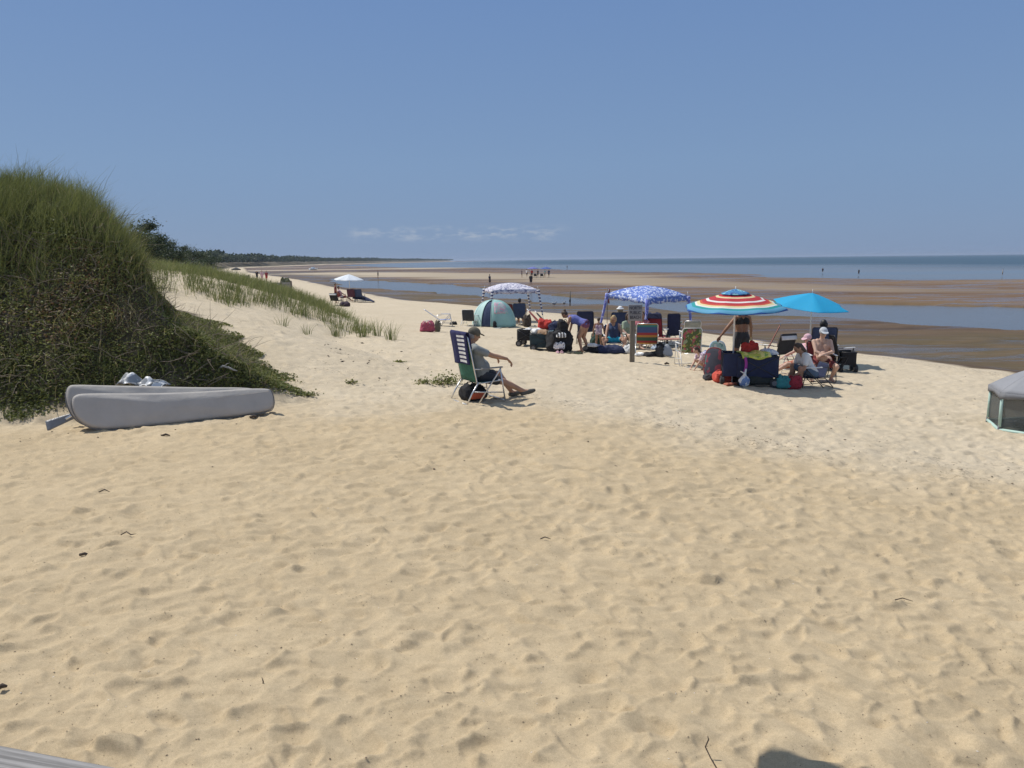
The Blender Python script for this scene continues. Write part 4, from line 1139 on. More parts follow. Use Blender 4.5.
# ---------------------------------------------------------------- grey board bag, paddle, crumpled sheet
def pillow(mb, outline, t, rings=6, edge=.06, M=None, o=(0, 0, 0)):
    M = M or Matrix.Identity(3); o = Vector(o); n_ = len(outline); P_ = [Vector((x, 0, z)) for x, z in outline]
    nrm = []
    for i in range(n_):
        d = (P_[(i + 1) % n_] - P_[i - 1]).normalized(); nrm.append(Vector((-d.z, 0, d.x)))
    area = sum(outline[i][0] * outline[(i + 1) % n_][1] - outline[(i + 1) % n_][0] * outline[i][1] for i in range(n_))
    sgn = 1 if area > 0 else -1
    vs = []
    for k in range(rings + 1):
        a = -PI / 2 + PI * k / rings
        for i in range(n_): vs.append(o + M @ (P_[i] + nrm[i] * sgn * edge * (1 - math.cos(a)) + Vector((0, math.sin(a) * t / 2, 0))))
    fs = [(k * n_ + i, k * n_ + (i + 1) % n_, (k + 1) * n_ + (i + 1) % n_, (k + 1) * n_ + i) for k in range(rings) for i in range(n_)]
    # domed faces
    for k, sg in ((0, -1), (rings, 1)):
        base_ = len(vs); c_ = sum((P_[i] for i in range(n_)), Vector()) / n_
        prev = [k * n_ + i for i in range(n_)]
        for r_ in (.8, .55, .25):
            cur = []
            for i in range(n_):
                q = c_ + (P_[i] + nrm[i] * sgn * edge - c_) * r_
                vs.append(o + M @ (q + Vector((0, sg * (t / 2 + .028 * (1 - r_ ** 2) + .006 * math.sin(q.x * 7 + q.z * 9)), 0)))); cur.append(len(vs) - 1)
            for i in range(n_): fs.append((prev[i], prev[(i + 1) % n_], cur[(i + 1) % n_], cur[i]) if sg > 0 else (prev[(i + 1) % n_], prev[i], cur[i], cur[(i + 1) % n_]))
            prev = cur
        fs.append(tuple(prev) if sg > 0 else tuple(prev[::-1]))
    mb.add(vs, fs)
A_ = G(96, 431); B_ = G(277, 414)
L_ = (B_ - A_).length + .28
rz_ = math.atan2(B_.y - A_.y, B_.x - A_.x)
def smooth_outline(pts, it=3):
    for _ in range(it):
        q = []
        for i in range(len(pts)):
            a = pts[i]; b = pts[(i + 1) % len(pts)]
            q += [(a[0] * .75 + b[0] * .25, a[1] * .75 + b[1] * .25), (a[0] * .25 + b[0] * .75, a[1] * .25 + b[1] * .75)]
        pts = q
    return pts
root = empty('board_bag', W2(A_ - Vector((.30 * math.cos(rz_), .30 * math.sin(rz_), 0))) + Vector((0, 0, 0)), rz_, 'long padded grey board bag lying on its edge against the vine covered dune', 'board bag')
o_f = smooth_outline([(.07, .54), (.02, .40), (.09, .17), (.28, .01), (.7, -.02), (L_ * .6, -.01), (L_ - .10, .0), (L_ + .0, .10), (L_ + .0, .31), (L_ - .07, .40), (L_ * .6, .42), (.9, .47), (.3, .535)])
o_b = smooth_outline([(.0, .65), (-.04, .45), (.03, .18), (.22, .03), (.7, .02), (L_ * .6, .03), (L_ - .12, .03), (L_ - .05, .18), (L_ - .12, .38), (L_ * .6, .47), (1.0, .55), (.45, .61), (.12, .655)])
tl_ = Matrix.Rotation(R(-24), 3, 'X')
mb = MB(); pillow(mb, o_f, .12, 8, .05, tl_, (0, .0, 0)); mb.build('front_board_cover', GREYP, root, True)
mb = MB(); pillow(mb, o_b, .13, 8, .05, tl_, (0, .135, 0)); mb.build('rear_board_cover', GREYP2, root, True)
SEAMM = plain('dark_piping', (.19, .185, .18), .7)
for oo, yy in ((o_f, -.035), (o_b, .105)):
    mb = MB(); mb.tube([tl_ @ Vector((x, 0, z)) + Vector((0, yy, 0)) for x, z in oo + [oo[0]]], .007, 5); mb.build('piping', SEAMM, root, True)
root = empty('paddle', G(46, 431), rz_ + R(14), 'grey paddle sticking out on the sand from under the board bag', 'paddle')
mb = MB(); mb.tube([(.25, 0, .12), (.9, .10, .40)], .024, 8); mb.build('shaft', ALU, root, True)
mb = MB(); mb.cloth(lambda u, v: (.01 + .46 * u, (v - .5) * (.15 - .08 * u) * .5, .06 + .13 * u + (v - .5) * (.13 - .07 * u)), 10, 5, .012); mb.build('blade', fabric('grey_plastic', (.20, .21, .23), .05, .4), root, True)
c_ = G(142, 424); 
def crump(u, v):
    x = (u - .5) * .72; y = (v - .5) * .3
    z = .10 + .09 * math.sin(u * 9 + v * 5) * math.cos(v * 7 - u * 4) + .06 * math.sin(u * 21 - v * 13) + .26 * math.exp(-((u - .28) / .22) ** 2) + .10 * math.exp(-((u - .75) / .25) ** 2)
    return Vector((x, y + .03 * math.sin(u * 15), z * .62 * (1 - .5 * abs(v * 2 - 1))))
SHEET = print_fab('silvery_sheet', (.30, .31, .32), [((.66, .67, .68), .55), ((.10, .11, .12), .60)], 6, .4)
mb = MB(); mb.cloth(crump, 26, 12, .006)
yb_ = 10.95
pz = at(142, 385, yb_); o = mb.build('plastic_sheet', SHEET, None, True); o.location = (pz.x, pz.y, pz.z - .06); tag(o, 'crumpled silvery white plastic sheet stuffed behind the board bag', 'sheet')
# a pale driftwood root lying in the vines
pz = G(227, 376); mb = MB(); mb.tube([(-.22, 0, .12), (-.1, .03, .2), (.05, 0, .15), (.2, -.03, .07), (.3, 0, .02)], [.02, .04, .035, .03, .012], 7); mb.tube([(-.05, .02, .18), (.02, .0, .27), (.1, -.02, .3)], [.02, .014, .006], 6)
o = mb.build('driftwood', plain('pale_driftwood', (.42, .39, .35), .9, 0, .25, 14), None, True); o.location = pz; o.rotation_euler = (0, 0, .2); tag(o, 'pale grey driftwood branch lying in the vines above the right end of the bag', 'driftwood'); o.scale = (.55, .5, .5)

# ---------------------------------------------------------------- the man in the chair
c0 = G(481, 400.5); RZ = R(31)
ch = chair(c0, RZ, 'green canvas beach chair on aluminium legs with a man sitting in it', GREENF, ALU, .34, .84, .60, .20, tr=.013, armmat=fabric('grey_arm', (.25, .25, .25)))
person(c0 + Vector((.0, .02, 0)), R(24), 'man in khaki cap and grey tee lounging in the green beach chair, facing the sea', s=1.04, pelvis=(-.04, 0, .43), lean=-.20, hands=((.46, .28, .64), (.46, -.30, .66)),
       feet=((.62, .12, .055), (.84, -.13, .06)), look=(.93, -.05, -.26), skinm=SK_TAN, hair=('short', HAIR_GR), clothes=(('tshirt', GREYT), ('shorts', DSH)), cap=('cap', KHAKI),
       voxel=.011, elbow=((-.8, .5, -.5), (-.8, -.5, -.5)), knee=((.3, .1, 1), (.3, -.1, 1)), belly=.03, footdir=((1, .1, .15), (1, -.1, .22)), fingers=((.3, 0, -.7), (.3, 0, -.9)), shoes=SHOE)
# striped towel over the chair back
STR_T = None
n = N('navy_towel_white_bars'); sx = n.n('ShaderNodeSeparateXYZ'); n.l(n.attr('uvw', 'Color'), sx.inputs[0])
bar_ = n.math('MULTIPLY', n.math('LESS_THAN', n.math('FRACT', n.math('MULTIPLY', sx.outputs[1], 7.0)), .58), n.math('MULTIPLY', n.math('GREATER_THAN', sx.outputs[0], .38), n.math('LESS_THAN', sx.outputs[0], .88)))
bar_ = n.math('MULTIPLY', bar_, n.math('GREATER_THAN', sx.outputs[2], .5))
n.base(n.mix(bar_, (.026, .028, .10), (.78, .78, .78))); n.rough(.95); n.bump(n.noise(180, 2, .6, n.obj()), .5, .01)
tb = Vector((-.22, 0, .34)); bd = Vector((-math.sin(.20), 0, math.cos(.20))); bn = Vector((-math.cos(.20), 0, -math.sin(.20)))
nu, nv = 20, 34; vs = []; uv = []
for j in range(nv + 1):
    for i in range(nu + 1):
        u = i / nu; v = j / nv; s_ = v * .86                 # runs from in front over the top and down behind
        y = (.5 - u) * (.56 + .02 * math.sin(v * 6))
        if s_ < .26: p = tb + bd * (.86 - .26 + s_) - bn * .03
        elif s_ < .34: a = (s_ - .26) / .08 * PI; p = tb + bd * (.86 + .035 * math.sin(a)) - bn * (.03 * math.cos(a))
        else: p = tb + bd * (.86 - (s_ - .34)) + bn * (.03 + .02 * math.sin(u * 9) * (s_ - .34) + .05 * (s_ - .34)); p.z -= .0
        vs.append((p.x + .004 * math.sin(u * 20), y, p.z + .02 * (u - .5) * (1 if s_ > .34 else 0))); vv = (s_ - .36) / .5
        uv.append((u, min(max(vv, 0), .999), 1 if s_ > .36 else 0, 1))
idx = np.arange((nu + 1) * (nv + 1)).reshape(nv + 1, nu + 1); fs = np.stack([idx[:-1, :-1], idx[:-1, 1:], idx[1:, 1:], idx[1:, :-1]], -1).reshape(-1, 4)
tw = np_mesh('towel', np.array(vs), fs, n.m, attrs={'uvw': np.array(uv)}); md = tw.modifiers.new('t', 'SOLIDIFY'); md.thickness = .010; md.offset = 0
tw.location = c0; tw.rotation_euler = (0, 0, RZ); tag(tw, 'navy towel with a column of white bars draped over the green chair back', 'towel')
b = Matrix.Rotation(RZ, 3, 'Z') @ Vector((-.12, .05, 0))
bag(W2(c0 + b), RZ, 'black bag with an orange red pocket on the sand under the green chair', (.44, .30, .27), BLACKF, True, flap=fabric('orange_red_cloth', (.45, .09, .04)), hm=BLACKF)

# ---------------------------------------------------------------- left of the green tent
bag(G(427.5, 332), R(-8), 'magenta tote bag on open sand, beside a shorter olive one', (.52, .26, .38), PINKF, True, hm=WHITEF, name='tote_bag')
bag(G(437.5, 332), R(10), 'olive canvas bag leaning on the right side of the magenta tote', (.22, .22, .40), OLIVEF, True, name='tote_bag')
q = G(445, 326)
chair(q, R(8), 'low blue and white patterned sand chair, laid far back, standing empty', STR_BW, ALU, .26, .80, .52, .95)
q = G(467, 326)
chair(q + Vector((.15, .1, 0)), R(70), 'low empty chair with a square dark charcoal back, left of the green tent', CHARC, WHITEM, .22, .50, .60, .12)
bag(W2(q + Vector((-.62, .3, 0))), .3, 'small dark pouch on the sand left of the charcoal chair', (.3, .2, .14), BLACKF, False)
b = G(494, 326)
# pop up tent
root = empty('beach_tent', b, R(-12), 'mint green pop-up beach tent with a pink printed panel', 'tent')
Rt = .95; Ht = 1.15
MINTT = fabric('mint_tent', (.29, .50, .47), .10, .7, 3); MINTL = fabric('sunlit_pale_mint', (.46, .66, .63), .08, .7, 3)
def dome(a0, a1, k0=0., k1=1.):
    def f(u, v):
        a = a0 + (a1 - a0) * u; e = (k0 + (k1 - k0) * v) * PI / 2; r = math.cos(e) ** .8
        lob = 1 + .02 * math.cos(a * 10)
        return Vector((Rt * r * math.cos(a) * 1.02 * lob, Rt * r * math.sin(a) * .85 * lob, Ht * math.sin(e)))
    return f
for i, (a0, a1, m_) in enumerate([(-1.52, -.1, MINTT), (-.1, 1.3, MINTT), (1.3, 2.9, MINTT), (2.9, 3.75, MINTL), (3.75, 4.30, MINTL)]):  # sunlight on the left panels is painted in with the paler mint
    mb = MB(); mb.cloth(dome(a0, a1), 14, 14, .008); mb.build('panel', m_, root, True)
mb = MB(); mb.cloth(lambda u, v: dome(4.30, 4.76, 0, .82)(u, v) * .975, 6, 10, .008); o = mb.build('door_mesh', NAVY2, root, True); tag(o, 'dark blue mesh doorway of the tent')
PRT = print_fab('pink_panel_print', (.46, .50, .50), [((.55, .34, .42), .50), ((.25, .50, .48), .60)], 6)
mb = MB(); mb.cloth(lambda u, v: dome(-1.35, -.55, .34, .72)(u, v) * 1.012, 8, 8, .006); mb.build('printed_patch', PRT, root, True)
for a in (-1.52, -.1, 2.9, 3.75, 4.30):
    mb = MB(); mb.tube([dome(a, a + .001)(0, k / 12) * 1.006 for k in range(13)], .014, 6); mb.build('pole_sleeve', MINTL, root, True)
mb = MB(); mb.cloth(lambda u, v: ((u - .5) * 1.3 - .1, -.8 - .5 * v, .012 + .012 * math.sin(u * 17) * math.sin(v * 9)), 12, 6, .01); mb.build('porch_mat', fabric('pale_mat', (.40, .42, .38)), root, True)
bag(W2(b + Vector((.06, -.95, 0))), .2, 'small black bag standing in front of the green tent', (.16, .12, .26), BLACKF, False)
q = W2(G(511, 325) + Vector((-.0, 3.2, 0)))
cabana(q, R(12), 'mauve and white printed shade canopy with striped legs behind the green tent', 2.25, 1.55, .32, AWN2, SLEEVE_W, .22)
chair(at(510, 320, 35) * 1, R(70), 'dark red chair back showing just right of the green tent', DRED, DARKM, .32, .62, .56, .25)
o = [o for o in col.objects if o.name.startswith('beach_chair')][-1]; o.location = W2(o.location)
q = W2(at(520, 320, 34)); chair(q, R(85), 'slate blue chair with its back to us under the mauve canopy', NAVY2, DARKM, .34, .70, .60, .28)
person(q, R(85), 'person with short dark hair sitting in the slate blue chair under the mauve canopy', pelvis=(-.06, 0, .45), lean=-.22, hands=((.28, .28, .62), (.28, -.28, .62)), feet=((.75, .1, .07), (.75, -.1, .07)), hair=('short', HAIR_BK), clothes=(('tshirt', NAVY2), ('shorts', NAVY)), voxel=.022, knee=((.3, .1, 1), (.3, -.1, 1)))
q = W2(at(527, 320, 33)); bag(q, .4, 'dark brown backpack on the sand beneath the right edge of the mauve canopy', (.34, .26, .5), fabric('dark_brown_cloth', (.06, .045, .035)), False)

# ---------------------------------------------------------------- wagons and heap
q = G(529, 347); wagon(W2(q + Vector((0, .3, 0))), R(160), 'black folding wagon with a low frame, leftmost of the dark heap', BLACKF, DARKM, .62, .45, .34, .20, False)
bag(W2(q + Vector((.0, .3, 0))) + Vector((0, 0, .36)), .5, 'white bundle lying on top of the leftmost wagon', (.36, .26, .20), WHITEF, False, cat='bundle', name='bundle')
q = G(548, 351); DKT = fabric('dark_teal_cloth', (.028, .050, .062)); wagon(W2(q + Vector((0, .35, 0))), R(172), 'large dark teal wagon piled high, in the middle of the heap', DKT, DARKM, 1.0, .6, .42, .10, False)
w0 = W2(q + Vector((0, .35, 0)))
for dx, dy, dz, d, m_, lb in [(-.32, .0, .50, (.34, .3, .16), WHITEF, 'white folded towel on the left end of the dark teal wagon'), (-.05, .12, .62, (.46, .34, .30), REDF, 'red bag on top of the dark teal wagon'),
                             (.24, -.02, .52, (.46, .36, .34), NAVY, 'navy duffel on the right end of the dark teal wagon'), (-.14, -.2, .50, (.4, .2, .14), fabric('tan_cloth', (.38, .25, .16)), 'tan cloth spilling over the front of the dark teal wagon'), (.2, -.24, .50, (.4, .18, .12), fabric('steel_blue_cloth', (.16, .25, .30)), 'steel blue cloth over the front edge of the dark teal wagon')]:
    bag(w0 + Vector((dx, dy, dz)), dx * 4, lb, d, m_, False, cat='bag' if 'bag' in lb or 'duffel' in lb else 'cloth', name='bag' if 'bag' in lb or 'duffel' in lb else 'cloth')
# furled dark red umbrella and pole leaning over the heap
for (x0, y0, x1, y1, dd, m_, lb, rr) in [(527, 309, 549, 331, 23.2, DRED, 'long furled dark red umbrella slanting down into the wagon heap', .035), (535, 311, 551, 327, 23.0, BLACKF, 'furled black umbrella slanting beside the dark red one', .03)]:
    a = at(x0, y0, dd + 1.2); b2 = at(x1, y1 + 2, dd - .4)
    root = empty('furled_umbrella', b2, 0, lb, 'umbrella'); d = a - b2; L = d.length
    mb = MB(); mb.tube([(0, 0, 0), d * .12, d * .2, d * .55, d * .85, d * .9], [rr * .4, rr, rr * 1.15, rr, rr * .8, .012], 8); mb.build('canopy', m_, root, True)
    mb = MB(); mb.tube([d * .88, d * 1.0], .012, 6); mb.build('pole', WHITEM, root, True)
q = G(570, 353)
bag(W2(q + Vector((-.28, .25, 0))), .2, 'bulky black duffel on the sand that the bending woman reaches into', (.75, .5, .62), BLACKF, True)
bag(W2(q + Vector((-.32, -.03, 0))) + Vector((0, 0, .10)), -.2, 'white printed bag hanging on the front of the bulky black duffel', (.34, .10, .20), print_fab('white_print', (.72, .72, .74), [((.25, .25, .3), .56)], 14), False)
bag(W2(q + Vector((-.20, .30, 0))) + Vector((0, 0, .60)), .8, 'black pointed bundle standing on top of the bulky black duffel', (.30, .26, .34), BLACKF, True)
bag(W2(q + Vector((-.28, .0, 0))) + Vector((.02, 0, .44)), .2, 'white and black striped cloth tucked into the bulky duffel', (.30, .12, .14), stripes('bw_stripe', [(0, (.7, .7, .7)), (.5, (.05, .05, .05))], 0, .09), False, name='cloth', cat='cloth')
for dx, lb, m_ in ((-.32, 'pair of pale pink sandals on the sand before the bulky duffel', PINKL), (-.02, 'olive sandals on the sand near the bending woman, left pair', OLIVEF), (.22, 'dark green sandals on the sand, right of the olive ones', fabric('dark_green_cloth', (.06, .08, .05)))):
    root = empty('sandals', W2(q + Vector((dx, -.15, 0))), -1.2 + dx, lb, 'sandals')
    for k in (1, -1):
        mb = MB(); mb.rbox((0, k * .06, .02), (.25, .09, .035), .017, None, 3); mb.tube([(.03, k * .06 - .045, .03), (.05, k * .06, .08), (.03, k * .06 + .045, .03)], .012, 6); mb.build('sandal', m_, root, True)

# bending woman, seen from behind-right
q = G(580, 352)
q = G(584, 352)
person(q, R(160), 'woman in blue violet swimsuit bending over to the left into a black bag', s=1.0, pelvis=(-.02, 0, .86), lean=1.18, hands=((.58, .20, .36), (.56, -.16, .34)), feet=((.03, .17, .07), (-.10, -.17, .07)),
       look=(.55, 0, -.85), bulk=1.2, skinm=SK_TAN, hair=('bun', HAIR_BR), clothes=(('swimsuit', PERI), ('bottoms', fabric('plum_cloth', (.20, .07, .13)))), voxel=.013, fem=True, knee=((1, .1, 0), (1, -.1, 0)), elbow=((0, .5, -.3), (0, -.5, -.3)))
q = W2(at(587, 330, 25.5)); chair(q, R(75), 'navy chair standing behind the bending woman', NAVY, DARKM, .42, .75, .60, .25)
bag(W2(q + Vector((.25, -.9, 0))), .2, 'dark green pack on the sand between the bending woman and the child', (.42, .3, .42), fabric('deep_green_cloth', (.02, .05, .04)), False)
# child
q = G(598.5, 350)
person(q, R(80), 'small child in a pink floral swimsuit standing with its back to us', s=.60, pelvis=(0, 0, .92), hands=((.05, .34, .66), (.05, -.34, .66)), feet=((0, .14, .07), (.0, -.14, .07)), skinm=SK_TAN, hair=('short', HAIR_BR), clothes=(('swimsuit', PFLOR),), voxel=.010, look=(1, .2, -.2))
q = G(606, 353)
for dx, dy, dz, d, m_, lb in ((-.38, .15, 0, (.62, .5, .18), BLACKF, 'flat black pack lying on the sand at the feet of the child'), (.12, .1, 0, (.8, .55, .22), NAVY, 'dark navy bundle on the sand right of the child'), (-.42, .0, .17, (.3, .2, .1), WHITEF, 'white cloth on the flat black pack by the child'), (.42, -.08, .03, (.10, .08, .12), WHITEF, 'small white pouch at the right end of the navy bundle')):
    bag(W2(q + Vector((dx, dy, 0))) + Vector((0, 0, dz)), dx, lb, d, m_, False)

# ---------------------------------------------------------------- blue canopy and the people under it
cc = W2(at(645, 330, 27.0))
cab = cabana(cc, R(-55), 'blue and white printed square shade canopy with blue leg sleeves', 2.02, 1.72, .32, AWN, SLEEVE_B, .22)
cab.rotation_euler = (R(1.5), R(4.5), R(-55))
# flag pole behind its left corner
root = empty('flag', W2(at(607, 330, 27.5)), 0, 'thin dark red furled flag on a pole behind the left corner of the blue canopy', 'flag')
mb = MB(); mb.tube([(0, 0, -.2), (0, 0, 1.9)], .012, 6); mb.build('pole', DARKM, root, True)
mb = MB(); mb.cloth(lambda u, v: (.02 + .05 * v * (1 + .4 * math.sin(u * 8)), .03 * math.sin(u * 11 + v * 4), 1.88 - .55 * u), 10, 4, .006); mb.build('flag_cloth', DRED, root, True)
q = W2(at(620, 335, 26)); chair(q, R(80), 'tall navy chair seen from behind, its sitter in a white hat', NAVY2, DARKM, .42, .72, .62, .22)
person(q, R(80), 'person in a white hat sitting with back to us in the tall navy chair', pelvis=(-.04, 0, .52), lean=-.16, hands=((.25, .30, .68), (.25, -.30, .68)), feet=((.55, .1, .07), (.55, -.1, .07)), skinm=SK_TAN, hair=('bob', HAIR_BL), clothes=(('tshirt', WHITEF), ('shorts', NAVY)), cap=('bucket', WHITEF), voxel=.02, knee=((.4, .1, 1), (.4, -.1, 1)))
q = G(615, 353); qq = W2(q + Vector((.02, .55, 0)))
chair(qq, R(-92), 'low navy chair under the blond person facing us, left of the sign post', NAVY, ALU, .26, .58, .56, .3)
person(qq, R(-92), 'blond person in turquoise sitting knees apart, left of the sign post', s=1.0, pelvis=(-.02, 0, .36), lean=-.05, hands=((.34, .26, .42), (.34, -.26, .42)), feet=((.48, .27, .07), (.48, -.27, .07)), skinm=SK_TAN, hair=('bob', HAIR_BL),
       clothes=(('swimsuit', NAVY2), ('skirt', TURQ)), voxel=.014, fem=True, knee=((.5, .7, .8), (.5, -.7, .8)), look=(1, 0, -.55))
q = W2(at(629, 345, 22.5)); bag(q, 0, 'white cooler bag on the sand just left of the sign post', (.34, .3, .26), WHITEF, False)
q = W2(at(627, 340, 24.3)); person(q, R(-60), 'seated woman in pale green behind the sign post, turned toward the blond one', pelvis=(0, 0, .38), lean=.1, hands=((.35, .2, .45), (.35, -.2, .45)), feet=((.5, .15, .07), (.5, -.15, .07)), skinm=SK_FAIR, hair=('bob', HAIR_BR), clothes=(('tshirt', fabric('sage_cloth', (.30, .36, .26))), ('shorts', OLIVEF)), voxel=.018, fem=True, knee=((.4, .3, 1), (.4, -.3, 1)))
chair(q, R(-60), 'low tan chair mostly hidden behind the sign post', fabric('tan_sling', (.30, .24, .16)), ALU, .28, .5, .52, .25)
q = W2(at(642, 340, 24.8)); person(q, R(-120), 'person in a rose top sitting just right of the sign post under the blue canopy', pelvis=(0, 0, .40), lean=.0, hands=((.4, .2, .45), (.4, -.2, .45)), feet=((.5, .15, .07), (.5, -.15, .07)), skinm=SK_TAN, hair=('short', HAIR_BR), clothes=(('tshirt', fabric('rose_cloth', (.42, .14, .16))), ('shorts', KHAKI)), voxel=.018, knee=((.4, .3, 1), (.4, -.3, 1)))
chair(q, R(-120), 'low dark chair under the rose topped person right of the sign post', CHARC, ALU, .30, .5, .52, .25)
# sign post
q = G(632, 362)
root = empty('sign_post', q, R(-4), 'grey wooden post with a small pale notice board of three dark lines', 'sign post')
mb = MB(); mb.rbox((0, 0, .47), (.13, .13, 1.36), .008, None, 2); mb.build('post', M_POST, root, True, angle=50)
SGN = plain('pale_sign_paint', (.25, .25, .265), .6, 0, .08, 8)
mb = MB(); mb.rbox((.06, -.078, 1.34), (.37, .022, .44), .008, None, 2); sg_ = mb.build('sign_board', SGN, root, True, angle=50)
INK = plain('sign_ink', (.03, .03, .05), .6)
for k, tx in enumerate(('NORTH', 'PUBLIC', 'BEACH')):
    cu = bpy.data.curves.new('lettering', 'FONT'); cu.body = tx; cu.size = .115; cu.extrude = .002; cu.align_x = 'CENTER'; cu.offset = .0025
    o = bpy.data.objects.new('tmpt', cu); col.objects.link(o); bpy.context.view_layer.update()
    me = bpy.data.meshes.new_from_object(o.evaluated_get(bpy.context.evaluated_depsgraph_get())); bpy.data.objects.remove(o)
    me.name = 'lettering'; me.materials.clear(); me.materials.append(INK); lt = bpy.data.objects.new('lettering', me); col.objects.link(lt); lt.parent = sg_
    lt.location = (.06, -.092, 1.43 - k * .125); lt.rotation_euler = (PI / 2, 0, 0); lt.scale = (.80, 1, 1)

# striped chair etc, right of the sign
q = G(649, 356); chair(W2(q + Vector((0, .45, 0))), R(82), 'wide chair with red, blue and orange striped back, right of the sign post', STR_M, ALU, .34, .66, .66, .30)
q2 = W2(q + Vector((-.05, .3, 0))); bag(W2(q + Vector((.08, .02, 0))), .4, 'dark cloth bundle with white piping under the striped chair', (.55, .3, .12), BLACKF, False, name='bundle', cat='bundle')
bag(W2(q + Vector((-.28, -.02, 0))), .1, 'small white towel under the left side of the striped chair', (.3, .14, .08), WHITEF, False, name='towel', cat='towel')
q = G(668, 357); root = empty('bodyboard', q, R(18), 'pale grey pointed board leaning over on the sand right of the striped chair', 'board')
bo = smooth_outline([(-.20, .02), (-.17, .26), (-.04, .44), (.09, .33), (.20, .02)], 3)
mb = MB(); pillow(mb, bo, .06, 6, .02, Matrix.Rotation(R(-25), 3, 'X') @ Matrix.Rotation(R(12), 3, 'Y')); mb.build('board', fabric('light_grey_cloth', (.36, .38, .40), .05), root, True)
bag(W2(q + Vector((-.20, .12, 0))) + Vector((0, 0, .18)), .6, 'black hat shaped bag on top of the pale grey pointed board', (.20, .18, .22), BLACKF, False)
bag(W2(q + Vector((-.24, .05, 0))), .6, 'dark grey bag between the striped chair and the pale grey board', (.26, .2, .30), CHARC, False)
q = W2(at(658, 335, 25)); chair(q, R(60), 'tall red chair with a navy headrest under the blue canopy', fabric('deep_red_cloth', (.26, .03, .045)), DARKM, .36, .80, .52, .22)
mbq = fabric('navy_pad', (.025, .03, .07)); bag(q + Matrix.Rotation(R(60), 3, 'Z') @ Vector((-.42, 0, 1.0)), R(60), 'navy cushion on top of the tall red chair back', (.08, .5, .2), mbq, False, name='cushion', cat='cushion')
q = W2(at(666, 335, 25.6)); chair(q, R(150), 'chair with a pink and green striped towel-like sling beside the tall red one', STR_P, ALU, .34, .60, .56, .5)
q = W2(at(674, 333, 25.4)); chair(q, R(75), 'tall narrow navy chair at the right side under the blue canopy', NAVY, DARKM, .40, .78, .46, .16)
# low table under canopy
q = W2(at(667, 337, 24.2)); root = empty('beach_table', q, R(-5), 'low folding table with a coral cloth under the right side of the blue canopy', 'table')
mb = MB(); mb.rbox((0, 0, .36), (.95, .45, .03), .01); mb.build('table_top', fabric('dull_coral', (.40, .20, .16)), root, True)
for i in (1, -1):
    for j in (1, -1): mb = MB(); mb.tube([(i * .42, j * .18, .35), (i * .42, j * .18, 0)], .013, 6); mb.build('leg', DARKM, root, True)
bag(W2(q + Vector((-.25, -.1, 0))), .2, 'pale blue folded cloth on the sand under the low table', (.5, .3, .14), print_fab('pale_blue_print', (.40, .48, .55), [((.2, .25, .36), .55)], 9), False, name='cloth', cat='cloth')
q = W2(at(690, 335, 23.5)); chair(q, R(90), 'pale khaki chair standing behind the green floral one', fabric('pale_khaki', (.36, .35, .28)), ALU, .42, .62, .56, .2)
bag(W2(q + Vector((0, -.25, 0))) + Vector((0, 0, .28)), 0, 'pale blue towel on the seat of the pale khaki chair', (.5, .3, .16), PALEB, False, name='towel', cat='towel')
q = G(691, 367); chair(W2(q + Vector((.0, .35, 0))), R(93), 'chair with a green floral print back on a white frame', FLOR, WHITEM, .36, .68, .56, .16)
# small printed bag far behind
bag(W2(at(707, 343, 21.0)), .3, 'small blue and white printed bag alone on sand behind the striped umbrella', (.30, .22, .26), print_fab('blue_small_print', (.16, .19, .48), [((.6, .62, .75), .54)], 14), True)
# ---------------------------------------------------------------- striped umbrella group
def radial_mat(name, stops, Rr, rough=.8):
    n = N(name); sx = n.n('ShaderNodeSeparateXYZ'); n.l(n.obj(), sx.inputs[0])
    at2 = n.math('ARCTAN2', sx.outputs[1], sx.outputs[0])
    f = n.math('ABSOLUTE', n.math('SUBTRACT', n.math('FRACT', n.math('DIVIDE', at2, 2 * PI / 8)), .5))
    vm = n.n('ShaderNodeVectorMath', operation='LENGTH'); cx = n.n('ShaderNodeCombineXYZ'); n.l(sx.outputs[0], cx.inputs[0]); n.l(sx.outputs[1], cx.inputs[1]); n.l(cx.outputs[0], vm.inputs[0])
    # straight bands across each panel
    rr = n.math('MULTIPLY', vm.outputs['Value'], n.math('COSINE', n.math('MULTIPLY', n.math('SUBTRACT', .5, f), 0)))
    r2 = n.math('DIVIDE', rr, n.math('MULTIPLY', n.math('DIVIDE', math.cos(PI / 8), n.math('COSINE', n.math('MULTIPLY', n.math('SUBTRACT', n.math('FRACT', n.math('DIVIDE', at2, 2 * PI / 8)), .5), 2 * PI / 8))), Rr))
    n.base(n.ramp(r2, stops, 'CONSTANT')); n.rough(rough)
    n.bump(n.noise(10, 3, .6, n.obj()), .25, .02)
    tr = n.n('ShaderNodeBsdfTranslucent'); n.l(n.ramp(r2, stops, 'CONSTANT'), tr.inputs[0]); mx = n.n('ShaderNodeMixShader'); mx.inputs[0].default_value = .25
    o = n.t.nodes['Material Output']; n.l(n.b.outputs[0], mx.inputs[1]); n.l(tr.outputs[0], mx.inputs[2]); n.l(mx.outputs[0], o.inputs[0])
    return n.m
rd = (.54, .045, .06); cr = (.80, .72, .42); wt = (.82, .82, .80); og = (.66, .12, .06); tl_ = (.03, .36, .38); lb_ = (.14, .42, .62); bl = (.04, .13, .42)
UM = radial_mat('rainbow_canopy', [(0, rd), (.34, cr), (.40, rd), (.54, wt), (.60, rd), (.68, og), (.73, cr), (.79, wt), (.83, tl_), (.90, lb_), (1.0, bl)], 1.10)
VENT = print_fab('blue_vent_print', (.05, .20, .42), [((.25, .55, .60), .52), ((.03, .08, .25), .60)], 9)
q = W2(at(732.5, 370, 16.3))
